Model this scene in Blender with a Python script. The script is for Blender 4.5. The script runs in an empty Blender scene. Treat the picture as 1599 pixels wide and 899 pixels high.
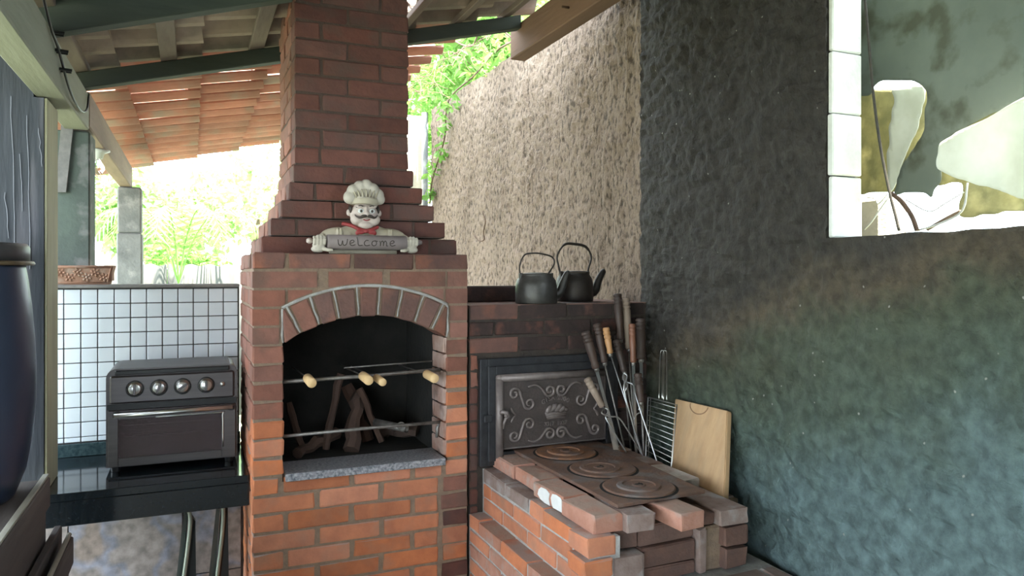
import bpy, bmesh, math, random
from mathutils import Vector, Matrix, noise
random.seed(7)
S = bpy.context.scene
COL = S.collection
PI = math.pi
R = math.radians

# ------------------------------------------------------------------ camera
CAMZ = 1.62
YAW = R(23.3)
cam_d = bpy.data.cameras.new('camera'); cam = bpy.data.objects.new('camera', cam_d); COL.objects.link(cam)
cam.location = (0, 0, CAMZ); cam.rotation_euler = (R(90), 0, -YAW)
cam_d.sensor_width = 36; cam_d.lens = 1163 / 1599 * 36; cam_d.shift_y = -24.5 / 1599
cam_d.clip_start = 0.05; cam_d.clip_end = 200
S.camera = cam

# ------------------------------------------------------------------ sky, sun, exposure
w = bpy.data.worlds.new('sky'); S.world = w; w.use_nodes = True
wn = w.node_tree; wn.nodes.clear()
wo = wn.nodes.new('ShaderNodeOutputWorld'); bg = wn.nodes.new('ShaderNodeBackground')
bg.inputs[0].default_value = (0.80, 0.92, 1.0, 1); bg.inputs[1].default_value = 12.0
wn.links.new(bg.outputs[0], wo.inputs[0])
sun_d = bpy.data.lights.new('sun', 'SUN'); sun = bpy.data.objects.new('sun', sun_d); COL.objects.link(sun)
sun_d.energy = 45; sun_d.angle = R(1.0); sun_d.color = (1.0, 0.93, 0.80)
sun.rotation_euler = Vector((0.10, -0.26, 0.96)).to_track_quat('Z', 'Y').to_euler()
sun.location = (4, -4, 12)
vs = S.view_settings
vs.view_transform = 'Standard'; vs.look = 'None'; vs.gamma = 1; vs.use_curve_mapping = False
vs.exposure = 0.0
S.cycles.max_bounces = 10; S.cycles.diffuse_bounces = 6

# ------------------------------------------------------------------ measuring helpers
SN, CS = math.sin(YAW), math.cos(YAW)
def ray(px, py):
    u = (px - 799.5) / 1163; v = (425 - py) / 1163
    return Vector((SN + u * CS, CS - u * SN, v))
def PY(px, py, Y):
    d = ray(px, py); t = Y / d.y
    return Vector((d.x * t, Y, CAMZ + d.z * t))
def PXp(px, py, X):
    d = ray(px, py); t = X / d.x
    return Vector((X, d.y * t, CAMZ + d.z * t))
def PZ(px, py, Z):
    d = ray(px, py); t = (Z - CAMZ) / d.z
    return Vector((d.x * t, d.y * t, Z))

# ------------------------------------------------------------------ materials
def mat(name, c1, c2=None, scale=8, rough=0.8, bump=0.0, bscale=None, metal=0.0, rnd=0.0, c3=None, spec=0.4, stretch=(1,1,1), trans=0.0, detail=5, c3s=None, c3w=0.12, coat=0.0, dust=None):
    m = bpy.data.materials.new(name); m.use_nodes = True
    n = m.node_tree; N = n.nodes; L = n.links; N.clear()
    out = N.new('ShaderNodeOutputMaterial'); b = N.new('ShaderNodeBsdfPrincipled'); L.new(b.outputs[0], out.inputs[0])
    b.inputs['Roughness'].default_value = rough; b.inputs['Metallic'].default_value = metal
    b.inputs['Specular IOR Level'].default_value = spec
    b.inputs['Coat Weight'].default_value = coat
    tc = N.new('ShaderNodeTexCoord'); oi = N.new('ShaderNodeObjectInfo')
    mul = N.new('ShaderNodeMath'); mul.operation = 'MULTIPLY'; mul.inputs[1].default_value = 37.0; L.new(oi.outputs['Random'], mul.inputs[0])
    add = N.new('ShaderNodeVectorMath'); add.operation = 'ADD'; L.new(tc.outputs['Object'], add.inputs[0]); L.new(mul.outputs[0], add.inputs[1])
    mp = N.new('ShaderNodeMapping'); mp.inputs['Scale'].default_value = stretch; L.new(add.outputs[0], mp.inputs[0])
    vec = mp.outputs[0]
    if c2 is None: c2 = tuple(x * 0.75 for x in c1)
    nz = N.new('ShaderNodeTexNoise'); nz.inputs['Scale'].default_value = scale; nz.inputs['Detail'].default_value = detail; nz.inputs['Roughness'].default_value = 0.62
    L.new(vec, nz.inputs['Vector'])
    cr = N.new('ShaderNodeValToRGB'); cr.color_ramp.elements[0].position = 0.35; cr.color_ramp.elements[1].position = 0.65
    cr.color_ramp.elements[0].color = (*c1, 1); cr.color_ramp.elements[1].color = (*c2, 1); L.new(nz.outputs['Fac'], cr.inputs[0])
    col = cr.outputs[0]
    if c3:
        n2 = N.new('ShaderNodeTexNoise'); n2.inputs['Scale'].default_value = c3s or scale * 0.45; n2.inputs['Detail'].default_value = 6; L.new(vec, n2.inputs['Vector'])
        r2 = N.new('ShaderNodeValToRGB'); r2.color_ramp.elements[0].position = 0.56 - c3w*0.3; r2.color_ramp.elements[1].position = 0.56 + c3w; L.new(n2.outputs['Fac'], r2.inputs[0])
        mx = N.new('ShaderNodeMix'); mx.data_type = 'RGBA'; L.new(r2.outputs[0], mx.inputs[0]); L.new(col, mx.inputs[6]); mx.inputs[7].default_value = (*c3, 1)
        col = mx.outputs[2]
    if rnd:
        hs = N.new('ShaderNodeHueSaturation'); mr = N.new('ShaderNodeMapRange'); mr.inputs[3].default_value = 1 - rnd; mr.inputs[4].default_value = 1 + rnd
        L.new(oi.outputs['Random'], mr.inputs[0]); L.new(mr.outputs[0], hs.inputs['Value'])
        m2 = N.new('ShaderNodeMath'); m2.operation = 'FRACT'; m3 = N.new('ShaderNodeMath'); m3.operation = 'MULTIPLY'; m3.inputs[1].default_value = 13.7
        L.new(oi.outputs['Random'], m3.inputs[0]); L.new(m3.outputs[0], m2.inputs[0])
        mr2 = N.new('ShaderNodeMapRange'); mr2.inputs[3].default_value = 1 - rnd * .5; mr2.inputs[4].default_value = 1 + rnd * .3; L.new(m2.outputs[0], mr2.inputs[0]); L.new(mr2.outputs[0], hs.inputs['Saturation'])
        L.new(col, hs.inputs['Color']); col = hs.outputs[0]
    if dust:   # ash and dust settled on the upward faces
        ge = N.new('ShaderNodeNewGeometry'); sz = N.new('ShaderNodeSeparateXYZ'); L.new(ge.outputs['True Normal'], sz.inputs[0])
        dr_ = N.new('ShaderNodeMapRange'); dr_.inputs[1].default_value = .6; dr_.inputs[2].default_value = .95; dr_.inputs[4].default_value = .85; L.new(sz.outputs['Z'], dr_.inputs[0])
        dn_ = N.new('ShaderNodeTexNoise'); dn_.inputs['Scale'].default_value = 18; L.new(vec, dn_.inputs['Vector'])
        dm_ = N.new('ShaderNodeMapRange'); dm_.inputs[1].default_value = .30; dm_.inputs[2].default_value = .55; dm_.inputs[3].default_value = .35; L.new(dn_.outputs['Fac'], dm_.inputs[0])
        dq = N.new('ShaderNodeMath'); dq.operation = 'MULTIPLY'; L.new(dr_.outputs[0], dq.inputs[0]); L.new(dm_.outputs[0], dq.inputs[1])
        dx_ = N.new('ShaderNodeMix'); dx_.data_type = 'RGBA'; L.new(dq.outputs[0], dx_.inputs[0]); L.new(col, dx_.inputs[6]); dx_.inputs[7].default_value = (*dust, 1); col = dx_.outputs[2]
    L.new(col, b.inputs['Base Color'])
    if bump:
        nb = N.new('ShaderNodeTexNoise'); nb.inputs['Scale'].default_value = bscale or scale * 3; nb.inputs['Detail'].default_value = 4; L.new(vec, nb.inputs['Vector'])
        bp = N.new('ShaderNodeBump'); bp.inputs['Strength'].default_value = min(1, bump); bp.inputs['Distance'].default_value = 0.004 * max(1, bump)
        L.new(nb.outputs['Fac'], bp.inputs['Height']); L.new(bp.outputs[0], b.inputs['Normal'])
    if trans:
        tr = N.new('ShaderNodeBsdfTranslucent'); L.new(col, tr.inputs[0]); ms = N.new('ShaderNodeMixShader'); ms.inputs[0].default_value = trans
        L.new(b.outputs[0], ms.inputs[1]); L.new(tr.outputs[0], ms.inputs[2]); L.new(ms.outputs[0], out.inputs[0])
    return m

M = {}
M['brick'] = mat('orange clay brick', (0.50,0.18,0.088), (0.39,0.138,0.072), 14, .88, .7, 60, rnd=.18, c3=(0.34,0.17,0.11), c3s=9, c3w=.2, dust=(.34,.30,.29))
M['brick_red'] = mat('red brown clay brick', (0.13,0.052,0.040), (0.095,0.040,0.033), 14, .9, .7, 60, rnd=.18, c3=(0.09,0.05,0.042), c3s=8)  # darkened to carry the dim light around the chimney
M['brick_mid'] = mat('brown clay brick', (0.25,0.105,0.075), (0.19,0.082,0.06), 14, .9, .7, 60, rnd=.2, c3=(0.15,0.08,0.06), c3s=8)  # darker than the lower bricks to carry the dimmer light higher up
M['brick_soot'] = mat('sooty brick', (0.022,0.015,0.014), (0.042,0.023,0.020), 12, .85, .8, 60, rnd=.3, c3=(0.10,0.04,0.03), c3s=10, c3w=.1)
M['brick_arch'] = mat('smoked arch brick', (0.15,0.075,0.06), (0.10,0.055,0.048), 12, .9, .8, 60, rnd=.25, c3=(0.22,0.09,0.06), c3s=9)
M['brick_dusty'] = mat('dusty pink brick', (0.44,0.22,0.16), (0.36,0.16,0.11), 16, .93, .8, 70, rnd=.12, c3=(0.34,0.27,0.24), c3s=12, dust=(.33,.235,.19))
M['brick_ash'] = mat('ash grey brick', (0.27,0.20,0.18), (0.20,0.135,0.115), 16, .93, .8, 70, rnd=.15, c3=(0.32,0.29,0.28), c3s=12)
M['brick_dark'] = mat('dark brown brick', (0.16,0.085,0.065), (0.11,0.065,0.055), 16, .9, .8, 70, rnd=.15)
M['mortar'] = mat('grey brown mortar', (0.25,0.175,0.125), (0.19,0.135,0.10), 30, .97, 1, 120)
M['mortar_brown'] = mat('dark brown mortar', (0.085,0.055,0.045), (0.065,0.045,0.037), 30, .97, 1, 120)
M['mortar_dark'] = mat('smoked mortar', (0.035,0.028,0.025), (0.055,0.042,0.034), 30, .97, 1, 120)
M['mortar_light'] = mat('ash coloured mortar', (0.42,0.41,0.40), (0.30,0.28,0.27), 24, .97, 1, 110)
M['soot'] = mat('soot', (0.012,0.012,0.011), (0.02,0.018,0.016), 10, .95, .6, 40)
M['firebrick'] = mat('smoke stained jamb', (0.45,0.33,0.29), (0.30,0.17,0.13), 7, .9, .7, 60, c3=(0.04,0.03,0.03), c3s=6)
M['granite'] = mat('speckled grey granite', (0.40,0.39,0.41), (0.07,0.08,0.10), 95, .35, .1, 200, detail=8, c3=(0.23,0.22,0.24), c3s=60)
M['black_granite'] = mat('polished black granite', (0.006,0.009,0.012), (0.012,0.016,0.02), 90, .09, 0, spec=.55)
M['splash'] = mat('dark green granite', (0.02,0.04,0.045), (0.05,0.08,0.085), 80, .25)
M['white_brick'] = mat('whitish dusty brick', (0.46,0.43,0.40), (0.34,0.28,0.25), 16, .93, .8, 70)
M['iron'] = mat('dark cast iron', (0.085,0.066,0.062), (0.060,0.048,0.046), 22, .5, .5, 90, metal=.25, rnd=.0, spec=.5)
M['iron_worn'] = mat('worn raised iron', (0.20,0.165,0.155), (0.14,0.115,0.11), 22, .45, .3, 90, metal=.3)  # lighter from wear, plus highlights put into the colour of the relief
M['iron_frame'] = mat('smoky iron frame', (0.05,0.05,0.055), (0.03,0.03,0.034), 22, .5, .4, 90, metal=.5)
M['rust'] = mat('rusty cast iron', (0.13,0.085,0.07), (0.20,0.11,0.075), 18, .65, .6, 90, metal=.3, c3=(0.19,0.18,0.18), c3s=7)
M['rust_orange'] = mat('orange rust iron', (0.26,0.12,0.06), (0.15,0.085,0.06), 22, .75, .6, 90, metal=.15, c3=(0.12,0.09,0.085), c3s=14)
M['kettle'] = mat('sooty aluminium', (0.05,0.048,0.045), (0.09,0.085,0.08), 9, .45, .3, 60, metal=.55, c3=(0.02,0.02,0.02), c3s=7, c3w=.25)
M['kettle_black'] = mat('blackened kettle', (0.022,0.02,0.019), (0.05,0.04,0.035), 9, .5, .3, 60, metal=.4)
M['steel'] = mat('scratched steel', (0.55,0.56,0.58), (0.40,0.41,0.43), 50, .32, .1, 90, metal=.9, stretch=(1,1,.3))
M['steel_dull'] = mat('dull steel rod', (0.30,0.28,0.26), (0.20,0.18,0.17), 50, .5, .3, 90, metal=.7)
M['oven_steel'] = mat('brushed oven steel', (0.12,0.11,0.112), (0.10,0.09,0.095), 60, .40, .05, 90, metal=.75, stretch=(.05,1,1))
M['chrome'] = mat('chrome', (0.62,0.62,0.60), (0.54,0.54,0.54), 10, .33, metal=1)
M['oven_dark'] = mat('oven interior', (0.02,0.014,0.018), (0.03,0.02,0.024), 20, .5)
M['black_plastic'] = mat('black plastic', (0.012,0.013,0.014), (0.018,0.018,0.02), 20, .4)
M['wood_dark'] = mat('dark turned wood', (0.085,0.052,0.040), (0.045,0.03,0.026), 18, .55, .3, 90, rnd=.2, stretch=(1,1,.15))
M['wood_tan'] = mat('honey wood', (0.50,0.27,0.12), (0.38,0.19,0.08), 18, .45, .2, 90, stretch=(1,1,.15))
M['wood_redbrown'] = mat('red brown wood', (0.20,0.085,0.05), (0.13,0.055,0.035), 18, .45, .2, 90, stretch=(1,1,.15))
M['wood_grey'] = mat('worn pale wood', (0.30,0.23,0.18), (0.18,0.13,0.10), 18, .7, .4, 90, stretch=(1,1,.15))
M['cork'] = mat('pale pine wood', (0.72,0.50,0.27), (0.62,0.40,0.19), 12, .55, .2, 90, stretch=(1,.2,1))
M['board'] = mat('pale cutting board wood', (0.52,0.34,0.19), (0.43,0.27,0.145), 7, .6, .2, 80, stretch=(4,4,.35), c3=(0.40,0.28,0.17), c3s=5, c3w=.3)
M['board_edge'] = mat('brown board end grain', (0.25,0.14,0.08), (0.2,0.11,0.06), 20, .7)
M['rafter'] = mat('dark green stained timber', (0.035,0.045,0.036), (0.055,0.065,0.05), 9, .8, .5, 50, stretch=(.2,1,1))
M['timber'] = mat('weathered brown timber', (0.26,0.19,0.13), (0.17,0.12,0.085), 8, .85, .6, 60, stretch=(1,.12,1))
M['timber_pale'] = mat('pale grey green painted timber', (0.26,0.27,0.21), (0.20,0.21,0.16), 7, .8, .5, 50, stretch=(1,.12,1))
M['batten'] = mat('grey brown batten', (0.20,0.16,0.13), (0.13,0.10,0.085), 10, .85, .5, 60, stretch=(1,.15,1))
M['post_dark'] = mat('dark painted rough plank', (0.035,0.042,0.055), (0.055,0.06,0.075), 7, .6, 1.2, 30, stretch=(1,1,.12), c3=(0.10,0.10,0.12), c3s=12, c3w=.06)
M['post_edge'] = mat('yellow grey cut timber', (0.42,0.40,0.26), (0.30,0.29,0.20), 9, .85, .6, 50, stretch=(1,1,.15))  # post side paled with the outdoor light that falls on it
M['concrete'] = mat('weathered grey concrete', (0.20,0.205,0.195), (0.13,0.135,0.13), 7, .93, .8, 60, c3=(0.30,0.30,0.28), c3s=9)
M['concrete_dark'] = mat('green grey painted concrete', (0.12,0.15,0.13), (0.09,0.11,0.10), 6, .93, .6, 60, c3=(0.2,0.21,0.2), c3s=12, c3w=.08)
M['concrete_pale'] = mat('sunlit pale concrete', (0.55,0.50,0.40), (0.42,0.38,0.30), 10, .93, .8, 80)  # sunlight put into the pale concrete colour
M['tile'] = mat('white glazed tile', (0.74,0.79,0.84), (0.70,0.76,0.82), 5, .16, 0, rnd=.05, spec=.5)
M['grout'] = mat('dark grout', (0.10,0.10,0.10), (0.07,0.07,0.075), 40, .95, .4, 100)
M['cap'] = mat('grey wall cap', (0.25,0.24,0.23), (0.18,0.175,0.17), 20, .8, .3, 80)
M['terracotta'] = mat('aged terracotta', (0.40,0.22,0.15), (0.28,0.16,0.11), 16, .9, .6, 80, c3=(0.42,0.33,0.27), c3s=12)
M['drum'] = mat('blue plastic drum', (0.028,0.041,0.072), (0.022,0.033,0.060), 5, .38, .08, 40)
M['drum_lid'] = mat('dark plastic lid', (0.055,0.055,0.058), (0.04,0.04,0.043), 8, .45, .1, 40)
M['drum_ring'] = mat('rusty brown clamp ring', (0.16,0.12,0.07), (0.1,0.08,0.05), 20, .5, .3, 80, metal=.4)
M['bench'] = mat('dark weathered bench wood', (0.055,0.045,0.045), (0.09,0.075,0.07), 8, .8, .7, 50, stretch=(1,.12,1), c3=(0.13,0.11,0.10), c3s=9)
M['bench_pale'] = mat('pale worn wood edge', (0.34,0.33,0.28), (0.22,0.21,0.18), 12, .8, .4, 60, stretch=(1,.15,1))
M['floor'] = mat('grey cement floor', (0.22,0.21,0.19), (0.17,0.16,0.145), 4, .85, .4, 40)
M['ground'] = mat('pale dry ground', (0.20,0.20,0.14), (0.15,0.18,0.10), 3, .95, .5, 30)
M['leaf'] = mat('green leaves', (0.12,0.26,0.05), (0.20,0.36,0.08), 3, .6, trans=.45, rnd=.0)
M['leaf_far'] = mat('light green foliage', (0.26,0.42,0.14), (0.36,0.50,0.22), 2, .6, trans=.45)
M['palm'] = mat('palm green', (0.16,0.34,0.08), (0.24,0.42,0.10), 4, .5, trans=.4)
M['bark'] = mat('brown bark', (0.16,0.11,0.07), (0.10,0.07,0.05), 20, .95, .8, 60)
M['sheet'] = mat('grey fibre cement sheet', (0.075,0.078,0.075), (0.055,0.058,0.055), 5, .9, .3, 50, c3=(0.09,0.095,0.09), c3s=4)
M['tarp'] = mat('grey green tarpaulin', (0.19,0.215,0.18), (0.155,0.18,0.155), 4, .6, .2, 30, trans=.42, c3=(0.11,0.12,0.09), c3s=9, c3w=.1)
M['plastic_white'] = mat('white plastic sheeting', (0.72,0.74,0.68), (0.55,0.57,0.48), 4, .5, .2, 30, trans=.25)
M['moss'] = mat('mossy yellowed sheet', (0.36,0.33,0.17), (0.24,0.23,0.12), 14, .9, .8, 60, trans=.35, c3=(0.52,0.47,0.26), c3s=9)
M['cord'] = mat('dark twisted cord', (0.05,0.045,0.035), (0.03,0.028,0.025), 60, .9)
M['wire'] = mat('grey wire', (0.45,0.45,0.42), (0.35,0.35,0.33), 30, .5, metal=.5)
M['rust_wire'] = mat('rusty wire', (0.12,0.07,0.045), (0.08,0.05,0.035), 30, .8, metal=.3)
M['black'] = mat('black cable', (0.015,0.015,0.015), (0.02,0.02,0.02), 10, .5)
M['white_cer'] = mat('white ceramic', (0.6,0.62,0.6), (0.55,0.57,0.55), 10, .3)
M['tile_roof'] = mat('clay roof tile', (0.46,0.24,0.18), (0.37,0.19,0.14), 6, .9, .5, 50, rnd=.15, c3=(0.34,0.27,0.22), c3s=5, trans=.16)
M['tile_roof_grey'] = mat('grey lichened roof tile', (0.34,0.27,0.22), (0.25,0.20,0.165), 6, .92, .5, 50, rnd=.12, c3=(0.20,0.17,0.14), c3s=6)
M['wood_fire'] = mat('dry firewood', (0.10,0.055,0.04), (0.06,0.035,0.027), 10, .9, .7, 50, stretch=(1,1,.2), rnd=.25)
M['fig_white'] = mat('cream painted resin', (0.50,0.45,0.38), (0.42,0.38,0.32), 12, .5, .1, 60)
M['fig_skin'] = mat('pale painted face', (0.52,0.44,0.40), (0.46,0.38,0.34), 10, .5, .05, 60)
M['fig_jacket'] = mat('beige painted jacket', (0.42,0.37,0.28), (0.36,0.31,0.23), 12, .55, .1, 60)
M['fig_red'] = mat('dark red paint', (0.28,0.035,0.035), (0.2,0.025,0.028), 12, .45)
M['fig_dark'] = mat('dark brown paint', (0.05,0.035,0.03), (0.035,0.025,0.02), 12, .5)
M['fig_pin'] = mat('grey brown painted sign', (0.23,0.19,0.185), (0.19,0.155,0.15), 12, .6)
M['chair_teal'] = mat('grey green folding chair slat', (0.12,0.16,0.16), (0.09,0.12,0.125), 10, .6, .2, 60)
M['chair_edge'] = mat('pale green metal tube', (0.36,0.40,0.34), (0.28,0.32,0.27), 10, .4, metal=.3)

def glass_mat():
    m = bpy.data.materials.new('dark oven glass'); m.use_nodes = True
    n = m.node_tree; b = n.nodes['Principled BSDF']; b.inputs['Base Color'].default_value = (.35,.28,.30,1); b.inputs['Roughness'].default_value = .06
    b.inputs['Transmission Weight'].default_value = .85; b.inputs['IOR'].default_value = 1.3
    tc = n.nodes.new('ShaderNodeTexNoise'); tc.inputs['Scale'].default_value = 6
    mr = n.nodes.new('ShaderNodeMapRange'); mr.inputs[3].default_value = .04; mr.inputs[4].default_value = .12
    n.links.new(tc.outputs['Fac'], mr.inputs[0]); n.links.new(mr.outputs[0], b.inputs['Roughness'])
    return m
M['oven_glass'] = glass_mat()
def bulb_mat():
    m = bpy.data.materials.new('clear bulb glass'); m.use_nodes = True
    b = m.node_tree.nodes['Principled BSDF']; b.inputs['Base Color'].default_value = (1,1,1,1); b.inputs['Roughness'].default_value = .02
    b.inputs['Transmission Weight'].default_value = 1; b.inputs['IOR'].default_value = 1.25
    return m
M['bulb'] = bulb_mat()

def dark_wall_mat():
    m = bpy.data.materials.new('rough painted plaster, sooty above, teal below'); m.use_nodes = True
    n = m.node_tree; N = n.nodes; L = n.links; b = N['Principled BSDF']; b.inputs['Roughness'].default_value = .85; b.inputs['Specular IOR Level'].default_value = .3
    tc = N.new('ShaderNodeTexCoord'); sx = N.new('ShaderNodeSeparateXYZ'); L.new(tc.outputs['Object'], sx.inputs[0])
    nz = N.new('ShaderNodeTexNoise'); nz.inputs['Scale'].default_value = 3.0; nz.inputs['Detail'].default_value = 7; nz.inputs['Roughness'].default_value = .65; L.new(tc.outputs['Object'], nz.inputs['Vector'])
    m1 = N.new('ShaderNodeMath'); m1.operation = 'MULTIPLY_ADD'; m1.inputs[1].default_value = 0.55; L.new(nz.outputs['Fac'], m1.inputs[0]); L.new(sx.outputs['Z'], m1.inputs[2])
    m2 = N.new('ShaderNodeMath'); m2.operation = 'MULTIPLY_ADD'; m2.inputs[1].default_value = 0.30; L.new(sx.outputs['Y'], m2.inputs[0]); L.new(m1.outputs[0], m2.inputs[2])
    mr = N.new('ShaderNodeMapRange'); mr.inputs[1].default_value = 1.15; mr.inputs[2].default_value = 3.30; L.new(m2.outputs[0], mr.inputs[0])  # soot higher up; the lower teal also carries cool daylight on the wall
    cr = N.new('ShaderNodeValToRGB'); e = cr.color_ramp.elements
    e[0].position = 0.0; e[0].color = (0.090,0.132,0.142,1)
    e[1].position = 1.0; e[1].color = (0.028,0.024,0.022,1)
    for p, c in ((.27,(0.080,0.118,0.120)), (.38,(0.055,0.075,0.058)), (.48,(0.052,0.060,0.040)), (.545,(0.066,0.053,0.036)), (.62,(0.034,0.030,0.025))):
        x = e.new(p); x.color = (*c, 1)
    L.new(mr.outputs[0], cr.inputs[0])
    # pale flecks and dark chips in the plaster
    v = N.new('ShaderNodeTexNoise'); v.inputs['Scale'].default_value = 26; v.inputs['Detail'].default_value = 6; L.new(tc.outputs['Object'], v.inputs['Vector'])
    r3 = N.new('ShaderNodeMapRange'); r3.inputs[1].default_value = .35; r3.inputs[2].default_value = .68; r3.inputs[3].default_value = .70; r3.inputs[4].default_value = 1.35; L.new(v.outputs['Fac'], r3.inputs[0])
    hs = N.new('ShaderNodeHueSaturation'); L.new(cr.outputs[0], hs.inputs['Color']); L.new(r3.outputs[0], hs.inputs['Value'])
    sp = N.new('ShaderNodeTexVoronoi'); sp.inputs['Scale'].default_value = 16; L.new(tc.outputs['Object'], sp.inputs['Vector'])
    r4 = N.new('ShaderNodeMapRange'); r4.inputs[1].default_value = .045; r4.inputs[2].default_value = .07; r4.inputs[3].default_value = .6; r4.inputs[4].default_value = 0; L.new(sp.outputs['Distance'], r4.inputs[0])
    mx = N.new('ShaderNodeMix'); mx.data_type = 'RGBA'; L.new(r4.outputs[0], mx.inputs[0]); L.new(hs.outputs[0], mx.inputs[6]); mx.inputs[7].default_value = (.34,.33,.30,1)
    L.new(mx.outputs[2], b.inputs['Base Color'])
    nb = N.new('ShaderNodeTexNoise'); nb.inputs['Scale'].default_value = 24; nb.inputs['Detail'].default_value = 10; nb.inputs['Roughness'].default_value = .6; L.new(tc.outputs['Object'], nb.inputs['Vector'])
    bp = N.new('ShaderNodeBump'); bp.inputs['Strength'].default_value = 1.0; bp.inputs['Distance'].default_value = .022; L.new(nb.outputs['Fac'], bp.inputs['Height']); L.new(bp.outputs[0], b.inputs['Normal'])
    return m
M['dark_wall'] = dark_wall_mat()
def rough_wall_mat():
    m = bpy.data.materials.new('spatter dash cement render'); m.use_nodes = True
    n = m.node_tree; N = n.nodes; L = n.links; b = N['Principled BSDF']; b.inputs['Roughness'].default_value = .95; b.inputs['Specular IOR Level'].default_value = .2
    tc = N.new('ShaderNodeTexCoord'); mp = N.new('ShaderNodeMapping'); mp.inputs['Scale'].default_value = (1,1,.6); L.new(tc.outputs['Object'], mp.inputs[0])
    nz = N.new('ShaderNodeTexNoise'); nz.inputs['Scale'].default_value = 1.6; nz.inputs['Detail'].default_value = 6; L.new(mp.outputs[0], nz.inputs['Vector'])
    cr = N.new('ShaderNodeValToRGB'); cr.color_ramp.elements[0].position = .35; cr.color_ramp.elements[0].color = (.175,.13,.10,1); cr.color_ramp.elements[1].position = .65; cr.color_ramp.elements[1].color = (.245,.185,.145,1); L.new(nz.outputs['Fac'], cr.inputs[0])
    pit = N.new('ShaderNodeTexNoise'); pit.inputs['Scale'].default_value = 42; pit.inputs['Detail'].default_value = 4; pit.inputs['Roughness'].default_value = .6; L.new(mp.outputs[0], pit.inputs['Vector'])
    pr = N.new('ShaderNodeValToRGB'); pr.color_ramp.elements[0].position = .36; pr.color_ramp.elements[0].color = (.12,.12,.12,1); pr.color_ramp.elements[1].position = .50; pr.color_ramp.elements[1].color = (1,1,1,1); L.new(pit.outputs['Fac'], pr.inputs[0])
    mx = N.new('ShaderNodeMix'); mx.data_type = 'RGBA'; mx.blend_type = 'MULTIPLY'; mx.inputs[0].default_value = .75; L.new(cr.outputs[0], mx.inputs[6]); L.new(pr.outputs[0], mx.inputs[7]); L.new(mx.outputs[2], b.inputs['Base Color'])
    bp = N.new('ShaderNodeBump'); bp.inputs['Strength'].default_value = 1; bp.inputs['Distance'].default_value = .025; L.new(pit.outputs['Fac'], bp.inputs['Height']); L.new(bp.outputs[0], b.inputs['Normal'])
    return m
M['rough_wall'] = rough_wall_mat()
def stone_tile_mat():
    m = bpy.data.materials.new('stone look ceramic'); m.use_nodes = True
    n = m.node_tree; N = n.nodes; L = n.links; b = N['Principled BSDF']; b.inputs['Roughness'].default_value = .45
    tc = N.new('ShaderNodeTexCoord'); oi = N.new('ShaderNodeObjectInfo'); ad = N.new('ShaderNodeVectorMath'); ad.operation = 'ADD'; L.new(tc.outputs['Object'], ad.inputs[0]); L.new(oi.outputs['Random'], ad.inputs[1])
    nw = N.new('ShaderNodeTexNoise'); nw.inputs['Scale'].default_value = 7; L.new(ad.outputs[0], nw.inputs['Vector'])
    mm = N.new('ShaderNodeMix'); mm.data_type = 'VECTOR'; mm.inputs[0].default_value = .18; L.new(ad.outputs[0], mm.inputs[4]); L.new(nw.outputs['Color'], mm.inputs[5])
    vo = N.new('ShaderNodeTexVoronoi'); vo.inputs['Scale'].default_value = 5; L.new(mm.outputs[1], vo.inputs['Vector'])
    ve = N.new('ShaderNodeTexVoronoi'); ve.inputs['Scale'].default_value = 5; ve.feature = 'DISTANCE_TO_EDGE'; L.new(mm.outputs[1], ve.inputs['Vector'])
    cr = N.new('ShaderNodeValToRGB'); e = cr.color_ramp.elements; e[0].color = (.27,.20,.16,1); e[1].color = (.34,.29,.27,1)
    x = e.new(.5); x.color = (.17,.145,.135,1)
    L.new(vo.outputs['Color'], cr.inputs[0])
    er = N.new('ShaderNodeMapRange'); er.inputs[1].default_value = .01; er.inputs[2].default_value = .10; L.new(ve.outputs['Distance'], er.inputs[0])
    mx = N.new('ShaderNodeMix'); mx.data_type = 'RGBA'; L.new(er.outputs[0], mx.inputs[0]); mx.inputs[6].default_value = (.20,.20,.24,1); L.new(cr.outputs[0], mx.inputs[7])
    n2 = N.new('ShaderNodeTexNoise'); n2.inputs['Scale'].default_value = 30; n2.inputs['Detail'].default_value = 6; L.new(ad.outputs[0], n2.inputs['Vector'])
    r3 = N.new('ShaderNodeMapRange'); r3.inputs[1].default_value = .3; r3.inputs[2].default_value = .7; r3.inputs[3].default_value = .6; r3.inputs[4].default_value = 1.3; L.new(n2.outputs['Fac'], r3.inputs[0])
    hs = N.new('ShaderNodeHueSaturation'); L.new(mx.outputs[2], hs.inputs['Color']); L.new(r3.outputs[0], hs.inputs['Value']); L.new(hs.outputs[0], b.inputs['Base Color'])
    return m
M['stone_tile'] = stone_tile_mat()

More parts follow.
